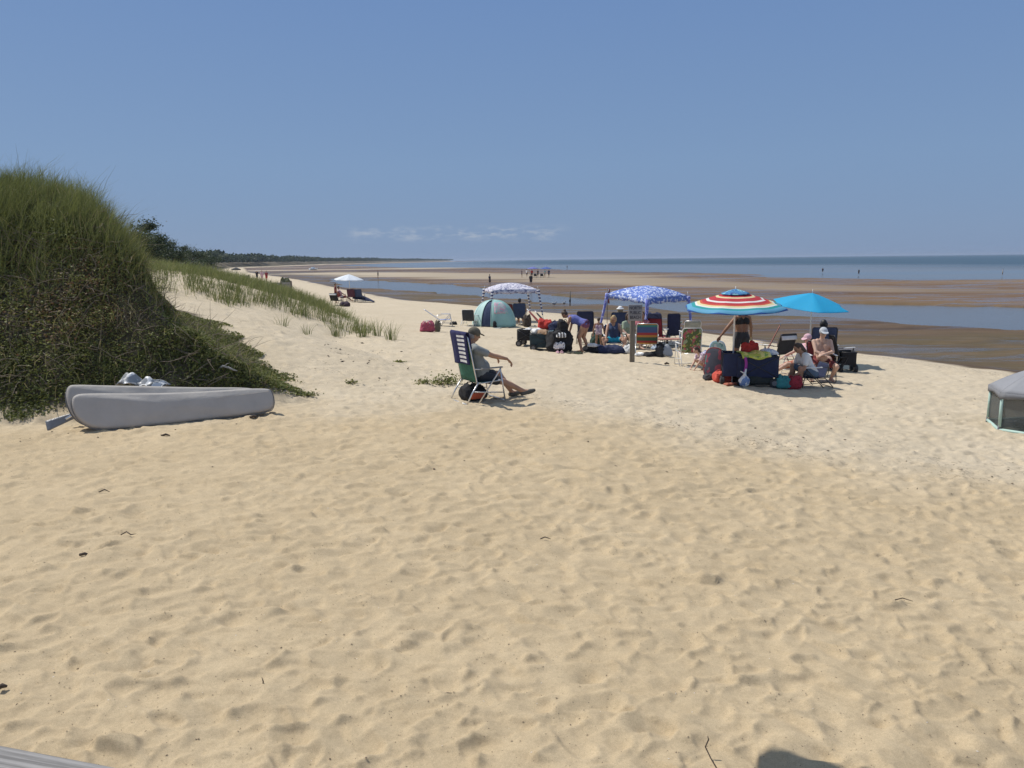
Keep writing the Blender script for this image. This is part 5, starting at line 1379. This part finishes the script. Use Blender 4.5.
umbrella(q, 'big round beach umbrella in red, white, orange and blue rings', 1.09, 2.05, .33, UM, 8, (R(3), R(-1)), .2, VENT, .04)
# standing woman
q = W2(at(740, 370, 17.6))
person(q, R(100), 'standing woman in a black bikini with her back to us under the ringed umbrella', s=1.03, pelvis=(0, 0, .93), hands=((.05, .55, .90), (.30, -.42, .80)), feet=((0, .1, .07), (0, -.1, .07)), look=(.6, .5, -.2), skinm=SK_DEEP, hair=('bun', HAIR_BK), clothes=(('top', BLACKF), ('bottoms', BLACKF), ('skirt', CHARC)), voxel=.012, fem=True, elbow=((-.5, .5, 0), (-.5, -.5, 0)))
# crouching girl in pink
q = G(707, 372)
person(W2(q + Vector((.12, .30, 0))), R(195), 'girl in a pink floral top crouching and reaching down to the left', s=.74, pelvis=(-.05, 0, .34), lean=1.05, hands=((.62, .16, .10), (.60, -.14, .12)), feet=((.02, .12, .07), (.02, -.12, .07)), look=(.8, 0, -.5), skinm=SK_FAIR, hair=('long', HAIR_BR), clothes=(('tshirt', PFLOR), ('shorts', PINKL)), voxel=.011, fem=True, knee=((1, .4, .4), (1, -.4, .4)))
def board(base, rz, lean, label, mat, w, h, t=.06, edge=None, shape='round'):
    root = empty('bodyboard', base, rz, label, 'board', 'bodyboards')
    bo = smooth_outline([(-w / 2, .0), (-w / 2, h * .75), (-w * .32, h), (w * .32, h), (w / 2, h * .75), (w / 2, 0)], 3)
    M = Matrix.Rotation(lean, 3, 'X')
    mb = MB(); pillow(mb, bo, t, 6, .015, M); mb.build('board', mat, root, True)
    if edge:
        mb = MB(); mb.tube([M @ Vector((x, 0, z)) for x, z in bo + [bo[0]]], t * .42, 6); mb.build('rim', edge, root, True)
    return root
q = G(717, 381); board(W2(q + Vector((-.04, .25, 0))), R(-35), R(-8), 'dark maroon and slate bodyboard standing upright left of the navy wagon', print_fab('maroon_slate', (.06, .065, .09), [((.26, .06, .09), .52), ((.05, .22, .22), .60)], 4), .42, .72, .06, DRED)
bag(W2(q + Vector((-.1, .1, 0))), R(5), 'flat dark box with a pale lid at the foot of the dark bodyboard', (.34, .24, .13), CHARC, False, name='box', cat='box')
q = G(724, 372); board(W2(q + Vector((.0, .5, 0))), R(5), R(-12), 'pale green tropical print board behind the dark one', TROP, .44, .74, .05, PALEB)
q = G(723, 383); bag(W2(q + Vector((0, .1, 0))), .2, 'bright coral red bag slumped on the sand before the boards', (.42, .28, .24), CORAL, True)
bag(W2(G(731, 385)), .5, 'rust coloured flip-flops on the sand by the coral bag', (.34, .14, .05), RUSTF, False, name='sandals', cat='sandals')
# navy wagons
q = G(736, 386); wagon(W2(q + Vector((.0, .35, 0))), R(78), 'narrow navy cart directly behind the umbrella pole', NAVY, DARKM, .5, .40, .50, .20, False)
q = G(759, 388); w0 = W2(q + Vector((.02, .38, 0)))
wagon(w0, R(176), 'large navy folding wagon heaped with towels under the ringed umbrella', NAVY, DARKM, .86, .56, .46, .22, False)
bag(W2(w0 + Vector((0, -.12, 0))) + Vector((0, 0, .05)), 0, 'dark mesh bag slung under the large navy wagon', (.7, .36, .22), fabric('dark_mesh', (.03, .034, .03)), False)
mb = MB(); mb.cloth(lambda u, v: Vector(((u - .5) * .62 - .08, (v - .5) * .5 - .10, .74 + .03 * math.sin(u * 8 + v * 3) - .16 * max(0, .25 - v) * 2)), 16, 12, .03); o = mb.build('towel', YELG, None, True); o.location = w0; tag(o, 'yellow green towel spread over the large navy wagon', 'towel')
bag(w0 + Vector((.27, -.02, .68)), .3, 'pale blue and white towel bundle on the right of the large wagon', (.32, .3, .13), print_fab('pale_bundle', (.5, .58, .66), [((.75, .75, .76), .5)], 9), False, name='towel', cat='towel')
bag(w0 + Vector((-.08, .16, .70)), .3, 'red cloth bundle at the back of the large navy wagon', (.34, .22, .24), REDF, False, name='bundle', cat='bundle')
root = empty('pennant', w0 + Vector((-.02, .3, .84)), .2, 'small pale yellow triangular pennant sticking up behind the red bundle', 'flag'); mb = MB(); mb.prism([(-.05, 0), (.05, 0), (0, .22)], .02); mb.build('pennant_cloth', fabric('pale_yellow', (.70, .66, .35)), root)
# strap and plastic bag
sp = w0 + Vector((-.34, -.34, 0)); mb = MB(); mb.cloth(lambda u, v: Vector((.05 * (v - .5) * 1.2 + .03 * math.sin(u * 3), -.01, .70 - .34 * u)), 8, 2, .006); o = mb.build('strap', fabric('magenta_strap', (.34, .05, .30)), None, True); o.location = sp; tag(o, 'magenta strap hanging down the left front of the large navy wagon', 'strap')
root = empty('carrier_bag', W2(w0 + Vector((-.36, -.42, 0))), 0, 'white and blue tied plastic bag hanging left of the large wagon', 'plastic bag')
mb = MB(); mb.ell((0, 0, .13), (.12, .10, .13), 14, 10); mb.v = [(x * (1 + .12 * math.sin(z * 50 + y * 30)), y * (1 + .12 * math.cos(x * 40)), z + .0) for x, y, z in mb.v]; mb.build('bag_body', print_fab('blue_white_plastic', (.16, .26, .50), [((.74, .76, .80), .50)], 9, .35), root, True)
mb = MB(); mb.tube([(0, 0, .22), (.01, 0, .30), (.03, 0, .40)], [.06, .025, .018], 8); mb.tube([(0, 0, .30), (-.09, 0, .35)], [.02, .008], 6); mb.build('bag_knot', WHITEF, root, True)
# rust board chair behind
q = W2(at(757, 352, 20.0)); chair(q, R(160), 'chair with a tall rust coloured back turned side on behind the wagon', RUSTF, DARKM, .38, .85, .50, .42)
q = W2(at(778, 358, 20.2)); chair(q, R(110), 'dark chair with a white towel over it, behind the wagon', CHARC, DARKM, .34, .62, .56, .3)
mb = MB(); mb.cloth(lambda u, v: Vector((-.33 - .10 * math.cos(u * PI) * .9 - (.10 if u > .5 else -.0) * 0, (v - .5) * .5, .93 - .38 * abs(u - .42) * (1.6 if u > .42 else 1))) , 14, 6, .014); o = mb.build('towel', WHITEF, None, True); o.location = q; o.rotation_euler = (0, 0, R(110)); tag(o, 'white towel draped over the dark chair behind the wagon', 'towel')
# reclining person in pink, head at the right
q = W2(at(799, 360, 18.6)); chair(q, R(192), 'low rose striped lounge chair with a reclining person in it', stripes('rose_stripes', [(0, (.42, .10, .14)), (.5, (.60, .42, .44))], 1, .12), ALU, .18, .62, .54, .62)
person(q, R(192), 'reclining person in a pale pink top and pink cap stretched out to the left', s=1.0, pelvis=(-.02, 0, .28), lean=-.42, hands=((.30, .30, .40), (.30, -.30, .40)), feet=((.76, .1, .08), (.80, -.1, .08)), look=(.85, .2, -.25), skinm=SK_FAIR, hair=('short', HAIR_BR), clothes=(('tshirt', PINKL), ('shorts', RUSTF)), cap=('cap', PINKL), voxel=.013, fem=True, knee=((.2, .2, 1), (.2, -.2, 1)))
# teal and red cooler bags
q = G(783, 389); bag(W2(q + Vector((.02, .1, 0))), .05, 'teal cooler bag on the sand right of the large navy wagon', (.36, .28, .27), TEALF, False, name='cooler_bag')
q = G(797, 390); bag(W2(q + Vector((-.02, .12, 0))), -.05, 'red cooler bag beside the legs of the woman in white', (.30, .24, .28), fabric('deep_red_bag', (.36, .03, .045)), False, name='cooler_bag')
# woman in white top on low chair
q = W2(G(815, 389) + Vector((-.02, .25, 0)))
chair(q, R(188), 'low navy chair under the woman in the white top', NAVY, DARKM, .22, .34, .46, .3)
person(q, R(188), 'woman in a white top and denim shorts leaning forward in a low chair', s=.98, pelvis=(-.02, 0, .33), lean=.52, hands=((.46, .16, .30), (.44, -.14, .28)), feet=((.28, .12, .07), (.38, -.14, .07)), look=(.8, .1, -.6), skinm=SK_TAN, hair=('long', HAIR_BR), clothes=(('tshirt', WHITEF), ('jeans', DENIM)), voxel=.012, fem=True, knee=((.6, .2, .9), (.6, -.2, .9)))
# shirtless man in red chair
q = W2(G(826, 383) + Vector((.0, .35, 0)))
chair(q, R(-98), 'red folding chair with the shirtless man sitting in it', DRED, DARKM, .38, .55, .56, .25)
person(q, R(-98), 'shirtless man in a pale cap and sunglasses sitting in a red chair, arms folded low', s=1.0, pelvis=(-.02, 0, .48), lean=.04, hands=((.26, -.02, .66), (.28, .04, .62)), feet=((.10, .22, .07), (.08, -.22, .07)), look=(1, .1, -.25), skinm=SK_FAIR, hair=('short', HAIR_BR), clothes=(('shorts', DRED),), cap=('cap', fabric('pale_grey_cap', (.50, .52, .55))), voxel=.012, knee=((.9, .3, .5), (.9, -.3, .5)), elbow=((.1, .9, -.4), (.1, -.9, -.4)), belly=.04, glasses=True)
# blue umbrella and dark chairs behind
SKYM = N('blue_umbrella_cloth'); SKYM.base((.03, .46, .74)); SKYM.rough(.7); SKYM.bump(SKYM.noise(9, 3, .6, SKYM.obj()), .3, .02)
_t = SKYM.n('ShaderNodeBsdfTranslucent'); _t.inputs[0].default_value = (.04, .55, .85, 1); _m = SKYM.n('ShaderNodeMixShader'); _m.inputs[0].default_value = .35
SKYM.l(SKYM.b.outputs[0], _m.inputs[1]); SKYM.l(_t.outputs[0], _m.inputs[2]); SKYM.l(_m.outputs[0], SKYM.t.nodes['Material Output'].inputs[0]); SKYM = SKYM.m
q = W2(at(809, 355, 21.3))
umbrella(q, 'plain bright turquoise blue beach umbrella, six sided and tilted', 1.04, 2.02, .34, SKYM, 6, (R(8), R(4)), .35, None, .02)
q = W2(at(821, 362, 19.8)); chair(q, R(75), 'big steel blue chair seen from behind, its sitter a dark haired person', NAVY2, DARKM, .42, .78, .66, .22)
person(q, R(75), 'dark haired person whose head shows above the big steel blue chair', s=1.0, pelvis=(-.04, 0, .56), lean=-.10, hands=((.25, .3, .7), (.25, -.3, .7)), feet=((.55, .12, .07), (.55, -.12, .07)), hair=('bob', HAIR_BK), clothes=(('tshirt', CHARC), ('shorts', NAVY)), voxel=.016, knee=((.4, .1, 1), (.4, -.1, 1)))
q = W2(at(838, 364, 19.6)); chair(q, R(20), 'dark chair with a white armrest, rightmost of the group by the blue umbrella', BLACKF, DARKM, .40, .62, .56, .3)
q = W2(at(846, 365, 19.4)); wagon(W2(q + Vector((.1, .2, 0))), R(80), 'black cart at the right end of the group beside the dark chair', BLACKF, DARKM, .5, .34, .34, .20, False)
bag(W2(q + Vector((-.35, .5, 0))) + Vector((0, 0, .0)), .2, 'maroon bag on the sand behind the rightmost dark chair', (.5, .3, .66), DRED, True)

# ---------------------------------------------------------------- mint and grey play tent at the right edge
q = W2(at(1044, 400, 12.2)); root = empty('play_tent', q, 0, 'grey roofed play tent with mesh walls and mint green corner posts at the right edge', 'play tent')
Rp = .80; Hp = .66; nS = 6; a0 = R(-171)
MESH = N('grey_mesh'); MESH.base((.10, .115, .115)); MESH.rough(.8)
_a = MESH.n('ShaderNodeBsdfTransparent'); _m = MESH.n('ShaderNodeMixShader'); _m.inputs[0].default_value = .48
MESH.l(_a.outputs[0], _m.inputs[1]); MESH.l(MESH.b.outputs[0], _m.inputs[2]); MESH.l(_m.outputs[0], MESH.t.nodes['Material Output'].inputs[0]); MESH = MESH.m
ROOFM = fabric('grey_roof', (.26, .265, .285), .06, .8, 3)
C_ = [Vector((Rp * math.cos(a0 + k * PI / 3), Rp * math.sin(a0 + k * PI / 3), 0)) for k in range(nS)]
for k in range(nS):
    A = C_[k]; B = C_[(k + 1) % nS]
    mb = MB(); mb.cloth(lambda u, v: A.lerp(B, .03 + .94 * u) * (1 - .02 * math.sin(PI * u)) + Vector((0, 0, .07 + (Hp - .07) * v)), 6, 4, .003); mb.build('mesh_wall', MESH, root, True)
    mb = MB(); mb.tube([A + Vector((0, 0, .045)), B + Vector((0, 0, .045))], .028, 8); mb.build('bottom_tube', MINT, root, True)
    mb = MB(); mb.tube([A * 1.0 + Vector((0, 0, .10)), A + Vector((0, 0, Hp))], .026, 10); mb.build('post', MINT, root, True)
    mb = MB(); mb.tube([A * 1.03 + Vector((0, 0, -.04)), A * 1.02 + Vector((0, 0, .12))], .013, 6); mb.build('foot', plain('grey_foot', (.22, .22, .24), .6), root, True)
    mb = MB(); mb.cloth(lambda u, v: (A.lerp(B, u) * 1.05 * (1 - v) + Vector((0, 0, Hp + .02 + .40 * (1 - (1 - v) ** 1.5)))) , 8, 10, .006); mb.build('roof_panel', ROOFM, root, True)
    mb = MB(); mb.cloth(lambda u, v: A.lerp(B, u) * 1.055 + Vector((0, 0, Hp + .02 - .11 * v * (.8 + .2 * math.cos(u * 2 * PI)))), 8, 2, .005); mb.build('roof_skirt', fabric('grey_skirt', (.20, .205, .22), .06), root, True)
mb = MB(); mb.add([tuple(c * .97 + Vector((0, 0, .03))) for c in C_] + [tuple(c * .97 + Vector((0, 0, .015))) for c in C_], [tuple(range(6)), tuple(range(11, 5, -1))]); mb.build('floor_mat', fabric('grey_floor', (.16, .17, .18)), root)
bag(q + Vector((-.05, .0, .035)), .3, 'dark cushion lying inside the play tent', (.7, .4, .16), CHARC, False, name='cushion', cat='cushion')
bag(q + Vector((-.0, -.35, .035)), .1, 'pale folded blanket inside the play tent near its front', (.5, .3, .09), fabric('pale_blanket', (.42, .43, .42)), False, name='blanket', cat='blanket')

# ---------------------------------------------------------------- far left group
q = W2(at(350, 296, 58.0)); umbrella(q, 'white beach umbrella far away over the left group', 1.10, 2.0, .38, fabric('white_canopy', (.70, .74, .78), .05), 8, (R(2), R(3)), .1, None, .06)
q = W2(at(360, 300, 54)); chair(q, R(80), 'blue high backed chair, right of two side by side under the far white umbrella', NAVY2, DARKM, .36, .62, .60, .3)
q = W2(at(352.5, 300, 54)); chair(q, R(86), 'dark maroon high backed chair, left of two under the far white umbrella', fabric('maroon_navy', (.09, .03, .05)), DARKM, .36, .62, .60, .3)
root = empty('low_beach_shelter', W2(at(364, 301, 54.5)), R(5), 'low dark blue wedge shaped beach shelter beside the far blue chair', 'shelter')
mb = MB(); mb.cloth(lambda u, v: Vector(((u - .5) * 1.5, (v - .5) * 1.2, .75 * (1 - u) ** .8 * math.sin(PI * (.12 + .76 * v)) + .02)), 14, 10, .01); mb.build('shelter_cloth', NAVY, root, True)
mb = MB(); mb.tube([(-.75, -.58, .0), (-.75, -.3, .6), (-.75, 0, .77), (-.75, .3, .6), (-.75, .58, 0)], .012, 6); mb.build('hoop', DARKM, root, True)
q = W2(at(336, 300, 50)); person(q, R(10), 'person in a red top standing beside the dark bags in the far left group', pelvis=(0, 0, .93), s=.78, hands=((.2, .25, .8), (.2, -.25, .8)), clothes=(('tshirt', DRED), ('shorts', DSH)), voxel=.022, hair=('short', HAIR_BR))
q = W2(at(341, 297, 55)); chair(q, R(60), 'low dark red chair behind the standing person in the far left group', DRED, DARKM, .3, .5, .5, .5)
person(q, R(20), 'person in pink lounging in the low dark red chair in the far left group', pelvis=(0, 0, .36), lean=-.3, hands=((.3, .25, .45), (.3, -.25, .45)), feet=((.75, .1, .07), (.75, -.1, .07)), clothes=(('tshirt', PINKL), ('shorts', DRED)), voxel=.026, hair=('short', HAIR_BR), knee=((.2, .1, 1), (.2, -.1, 1)))
q = W2(at(337, 306, 46)); chair(q, R(70), 'dark chair with a white towel on its back, nearest of the far left group', BLACKF, DARKM, .3, .5, .6, .35)
mb = MB(); mb.cloth(lambda u, v: Vector((-.42 + .10 * u, (v - .5) * .5, .66 + .10 * math.sin(u * PI))), 8, 5, .02); o = mb.build('towel', WHITEF, None, True); o.location = q; o.rotation_euler = (0, 0, R(70)); tag(o, 'white towel on the nearest dark chair of the far left group', 'towel')
bag(W2(at(345, 308, 45)), .4, 'dark bag on the sand right of the nearest far left chair', (.6, .4, .28), fabric('dark_plum', (.05, .03, .045)), False)
# grey wooden beach steps / bulkheads
for px, dp, w_, h_, lb in ((281.5, 74, 2.1, .95, 'weathered grey wooden bulkhead standing across the far beach, the nearer one'), (242, 118, 2.6, .8, 'small dark wooden bulkhead farther along the beach, the leftmost one')):
    q = W2(at(px, 288, dp)); root = empty('wooden_bulkhead', q, R(4), lb, 'bulkhead', 'wooden bulkheads across the far beach')
    for i in range(4): mb = MB(); mb.rbox((0, 0, .10 + i * h_ / 4), (w_, .06, h_ / 4 - .02), .008, None, 1); mb.build('plank', M_WOOD, root)
    for i in range(3): mb = MB(); mb.rbox(((i - 1) * w_ * .47, -.08, h_ / 2), (.13, .13, h_ + .25 + .12 * (i == 0)), .01, None, 1); mb.build('post', M_POST, root)
q = W2(at(286, 283, 78)); bag(q, .1, 'olive tarp covered pile behind the nearer wooden bulkhead', (1.1, .7, 1.3), fabric('olive_tarp', (.12, .13, .07)), False, name='covered_pile', cat='pile')
# far walkers
wk = [(257.5, 283, 118, R(-100), 'walker in white hat and dark clothes, leftmost of the far trio', ('tshirt', BLACKF), ('shorts', NAVY), SK_TAN), (262.5, 284, 116, R(-80), 'walker in a pale pink top, middle of the far trio', ('tshirt', PINKL), ('shorts', PINKL), SK_FAIR), (267, 284, 114, R(-95), 'walker in red shorts, rightmost of the far trio', ('tshirt', fabric('deep_red_cloth', (.2, .03, .04))), ('shorts', REDF), SK_TAN)]
for px, py, dp, rz, lb, c1, c2, sk in wk:
    q = W2(at(px, py, dp)); person(q, rz, lb, feet=((.16, .09, .07), (-.16, -.09, .10)), hands=((.2, .25, .78), (-.15, -.25, .76)), clothes=(c1, c2), voxel=.04, skinm=sk, hair=('short', HAIR_BR), cap=('bucket', WHITEF) if 'white hat' in lb else None, group='far walkers on the beach')
q = W2(at(236.5, 276, 150)); root = empty('small_canopy', q, 0, 'tiny dark beach umbrella far along the shore above the leftmost bulkhead', 'umbrella'); mb = MB(); mb.tube([(0, 0, 0), (0, 0, 1.7)], .03, 6); mb.build('pole', DARKM, root)
mb = MB(); mb.tube([(0, 0, 1.35), (0, 0, 1.55), (0, 0, 1.9)], [.95, .85, .05], 10); mb.build('canopy', CHARC, root, True)

# ---------------------------------------------------------------- things far out on the flats
def WF(px, dp): 
    r = ray(px, 300); x = r.x / r.y * dp; return Vector((x, dp, max(ground_z(x, dp), WATER)))
for px, dp, hh, lb in ((570, 58, 1.15, 'slim dark stake standing in the mud before the tidal channel'), (490, 62, .0, None)):
    if lb:
        root = empty('stake', WF(px, dp), 0, lb, 'stake'); mb = MB(); mb.tube([(0, 0, -.2), (.01, 0, hh * .5), (0, 0, hh)], [.05, .045, .035], 7); mb.build('stake_pole', M_POST, root, True)
        mb = MB(); mb.tube([(0, 0, .28), (0, 0, .5)], [.07, .07], 8); mb.build('collar', DARKM, root, True)
far = [(522, 150, SK_TAN, NAVY, 'leftmost person of the crowd far out on the sandbar'), (527, 152, SK_TAN, WHITEF, 'person in white, second in the crowd far out on the sandbar'), (532, 149, SK_DEEP, REDF, 'person in red in the crowd far out on the sandbar'),
       (538, 147, SK_TAN, BLACKF, 'person in black in the middle of the crowd on the sandbar'), (545, 146, SK_TAN, TEALF, 'person in teal right of the middle of the sandbar crowd'), (549, 148, SK_TAN, NAVY2, 'rightmost person of the crowd far out on the sandbar'),
       (531, 101, SK_TAN, DSH, 'dark clad person standing at the water behind the mauve canopy, right one'), (490, 103, SK_TAN, NAVY, 'dark clad person standing at the water behind the mauve canopy, left one'),
       (567, 265, SK_TAN, DSH, 'tiny lone wader at the sea edge right of the sandbar crowd'), (821, 165, SK_TAN, NAVY, 'lone wader in the shallow sea, left one of the two'), (857, 142, SK_TAN, BLACKF, 'lone wader in the shallow sea with a dark suit, right one of the two'),
       (1000, 125, SK_FAIR, GREYT, 'pale wader far right at the edge of the sandbar'), (379, 150, SK_TAN, CHARC, 'tiny person bending on the pale sandbar above the white umbrella')]
for i, (px, dp, sk, m_, lb) in enumerate(far):
    person(WF(px, dp), R(i * 47), lb, s=.95 if px < 600 else .72, feet=((.1, .1, .07), (-.1, -.1, .07)), clothes=(('tshirt', m_), ('shorts', DSH)), voxel=.05, skinm=sk, hair=('short', HAIR_BR), group='people far out on the flats')
for px, dp, m_, lb in ((533, 151, PERI, 'violet blue umbrella, left of the two over the crowd far out on the sandbar'), (546, 149, BLUEF, 'blue umbrella, right of the two over the crowd far out on the sandbar')):
    umbrella(WF(px, dp), lb, 1.1, 2.1, .35, m_, 8, (0, 0), 0, None, .05)
for px, lb in ((542, 'dark folding seat left of the right umbrella in the sandbar crowd'), (535.5, 'dark folding seat under the left umbrella in the sandbar crowd')):
    chair(WF(px, 147), R(80), lb, CHARC, DARKM, .3, .5, .6, .3)
# gulls and posts on the flats
for px, dp, lb in ((554, 57, 'grey gull standing on wet mud left of the slim stake'), (564, 57.5, 'grey gull on wet mud close beside the slim stake'), (706, 60, 'gull on the wet flats beyond the ringed umbrella')):
    root = empty('gull', WF(px, dp), dp, lb, 'gull', 'gulls on the wet flats'); mb = MB()
    mb.ell((0, 0, .24), (.20, .085, .085), 12, 8, Matrix.Rotation(.2, 3, 'Y')); mb.ell((.17, 0, .35), (.06, .045, .05), 10, 7); cap_(mb, (.12, 0, .27), .05, (.17, 0, .34), .04, 8); mb.tube([(.22, 0, .35), (.28, 0, .335)], [.014, .004], 6); mb.tube([(-.15, 0, .22), (-.33, 0, .20)], [.05, .012], 6, flat=.4)
    blob(mb, 'body', fabric('gull_grey', (.34, .35, .36)), root, .014, 1)
    for k in (1, -1): mb = MB(); mb.tube([(.02, k * .03, .18), (.0, k * .03, .01), (.05, k * .03, .005)], .008, 5); mb.build('leg', RUSTF, root)
root = empty('moored_boat', WF(315, 330), 1.2, 'tiny pale boat resting on the far flats below the woods', 'boat')
mb = MB(); mb.cloth(lambda u, v: Vector(((u - .5) * 5.5, (v - .5) * 1.9 * math.sin(PI * (.06 + .88 * u)) ** .5, .15 + .6 * abs(v * 2 - 1) ** 2 + .25 * (u > .7) * (u - .7))), 14, 8, .08); mb.build('hull', WHITEF, root, True)
mb = MB(); mb.rbox((-.2, 0, .85), (1.4, 1.2, .8), .15); mb.build('cabin', PALEB, root, True)

# ---------------------------------------------------------------- twigs and litter on the sand
TW = plain('dark_twig', (.075, .055, .04), .9, 0, .3, 30)
def twig(px, py, pts, r, lb):
    b = G(px, py); mb = MB(); mb.tube([Vector(p) for p in pts], [r] * (len(pts) - 1) + [r * .4], 6); o = mb.build('twig', TW, None, True); o.location = b; tag(o, lb, 'twig', 'twigs on the sand')
twig(263, 688, [(0, 0, -.01), (.004, 0, .02), (-.002, 0, .045)], .0035, 'short twig standing upright in the near sand, left of centre')
twig(709, 764, [(.02, -.05, .0), (.008, 0, .01), (-.012, .03, .05), (.004, .035, .085), (.0, .04, .10)], .0035, 'bent forked twig at the bottom edge near the dark shadow')
twig(128, 536, [(-.06, 0, .01), (-.02, .02, .03), (.03, -.01, .015), (.06, .02, .01)], .005, 'curved dark twig lying left in the middle sand')
twig(105, 494, [(-.06, 0, .01), (-.01, .02, .03), (.05, .0, .01)], .006, 'dark twig on the sand below the board bag')
twig(254, 419, [(-.06, 0, .02), (0, .01, .04), (.06, 0, .02)], .02, 'small brown clump right below the right end of the board bag')
twig(166, 437, [(-.06, 0, .01), (0, .0, .03), (.05, .01, .01)], .016, 'small brown clump right under the middle of the board bag')
twig(84, 558, [(-.03, 0, .01), (.01, .0, .02), (.03, .01, .01)], .012, 'small dark lump of seaweed, left in the near sand')
twig(3, 692, [(-.02, 0, .01), (.0, .0, .02), (.02, .01, .01)], .014, 'dark pebble like lump at the far left of the near sand')
twig(447, 697, [(-.03, 0, .004), (.0, .01, .012), (.035, .02, .004)], .003, 'thin splinter lying flat in the near sand left of centre bottom')
twig(903, 602, [(-.06, 0, .006), (.0, .01, .015), (.06, -.02, .004)], .004, 'thin curved straw lying in the near sand on the right')
twig(545, 540, [(-.04, 0, .006), (.0, .01, .02), (.05, .0, .004)], .005, 'short dark twig in the middle of the sand, below the chair')
twig(667, 365, [(-.06, 0, .02), (0, .02, .05), (.06, 0, .02)], .03, 'dark lump on the sand right of the sign post')
LIT = plain('litter', (.15, .11, .075), .9, 0, .4, 40)
# scattered bits of seaweed and shell, too many to count
def bits(n_, cond, s0, s1, mat, label, name, y0=1.6, y1=30, pw=1.3):
    y = y0 + (y1 - y0) * rng.random(n_) ** pw; x = (rng.random(n_) * 2 - 1) * (y * .8 + .4)
    k = cond(x, y); x = x[k]; y = y[k]
    r_ = np.searchsorted(ys, y).clip(1, NR - 1); c_ = np.array([np.searchsorted(uu, xx / wy[r]) for xx, r in zip(x, r_)]).clip(1, NC - 1)
    z = ZZ[r_, c_]; m = len(x); sz = rng.uniform(s0, s1, m) * (rng.random(m) ** 1.5 * 1.4 + .4)
    a = rng.uniform(0, 2 * PI, m); e = rng.uniform(.2, .7, m)
    d = np.stack([np.cos(a), np.sin(a), rng.normal(size=m) * .25], -1); s2 = np.stack([-np.sin(a), np.cos(a), rng.normal(size=m) * .25], -1)
    c0_ = np.stack([x, y, z + sz * .22], -1); S_ = sz[:, None]
    up_ = np.array([0, 0, 1.0])
    v = np.stack([c0_ - d * S_, c0_ + s2 * S_ * e[:, None] , c0_ + d * S_, c0_ - s2 * S_ * e[:, None], c0_ + up_ * S_ * .35, c0_ - up_ * S_ * .3], 1)
    b_ = (np.arange(m) * 6)[:, None]
    f = np.concatenate([b_ + np.array([[0, 1, 4]]), b_ + np.array([[1, 2, 4]]), b_ + np.array([[2, 3, 4]]), b_ + np.array([[3, 0, 4]]), b_ + np.array([[1, 0, 5]]), b_ + np.array([[2, 1, 5]]), b_ + np.array([[3, 2, 5]]), b_ + np.array([[0, 3, 5]])])
    tag(np_mesh(name, v.reshape(-1, 3), f, mat, smooth=False), label, 'litter', kind='stuff')
bm_ = lambda x, y: (mound(x, y) < .05)
bits(13000, lambda x, y: bm_(x, y) & (H0(x, y)[1] > .5), .0018, .0048, LIT, 'tiny dark flecks of seaweed and bark scattered over the near sand', 'sand_litter', 1.7, 9.5, 1.2)
bits(3200, lambda x, y: bm_(x, y) & (H0(x, y)[1] > .5) & (fbm(x, y, .45, 3, 401) > .05),   .006, .02, LIT, 'dark dried seaweed bits strewn over the farther sand', 'sand_litter', 8, 34, 1.1)
bits(2600, lambda x, y: bm_(x, y) & (np.abs(y - np.interp(x, [-9, -3.4, .6, 3.0, 9.0, 16], [11.0, 11.4, 12.2, 9.6, 7.2, 5.5]) - .8 + .9 * fbm(x, y, .5, 3, 81)) < .75) & (x > -1), .005, .016, LIT, 'band of dark litter where the yellow sand meets the pale sand', 'sand_litter', 5, 14, 1.0)
_pc = [(G(352, 343), 1.0, .45), (G(366, 352), 1.3, .35), (G(356, 361), 1.1, .40), (G(338, 349), .8, .4), (G(404, 300), 1.6, .8), (G(388, 333), .8, .4)]
bits(16000, lambda x, y: bm_(x, y) & (np.max([np.exp(-((x - c.x) / a) ** 2 - ((y - c.y) / b) ** 2) for c, a, b in _pc], 0) > .25 + .5 * rng.random(len(x))), .015, .045, TW, 'patches of brown dried plants below the dune grass', 'dried_plants', 12, 60, 1.0)
bits(500, bm_, .002, .005, plain('shell', (.75, .72, .66), .4), 'tiny white shell chips on the near sand', 'shell_chips', 1.7, 8, 1.1)

# ---------------------------------------------------------------- thin sea haze
HZ = bpy.data.materials.new('haze'); HZ.use_nodes = True; HZ.node_tree.nodes.clear()
_o = HZ.node_tree.nodes.new('ShaderNodeOutputMaterial'); _v = HZ.node_tree.nodes.new('ShaderNodeVolumePrincipled')
_v.inputs['Color'].default_value = (.66, .77, .94, 1); _v.inputs['Density'].default_value = 1.6e-4; _v.inputs['Anisotropy'].default_value = .2
HZ.node_tree.links.new(_v.outputs[0], _o.inputs['Volume'])
mb = MB(); mb.box((0, 4500, 6), (64000, 13000, 19)); o = mb.build('haze', HZ); tag(o, 'thin summer haze over the sea and the far shore', 'haze', kind='stuff')
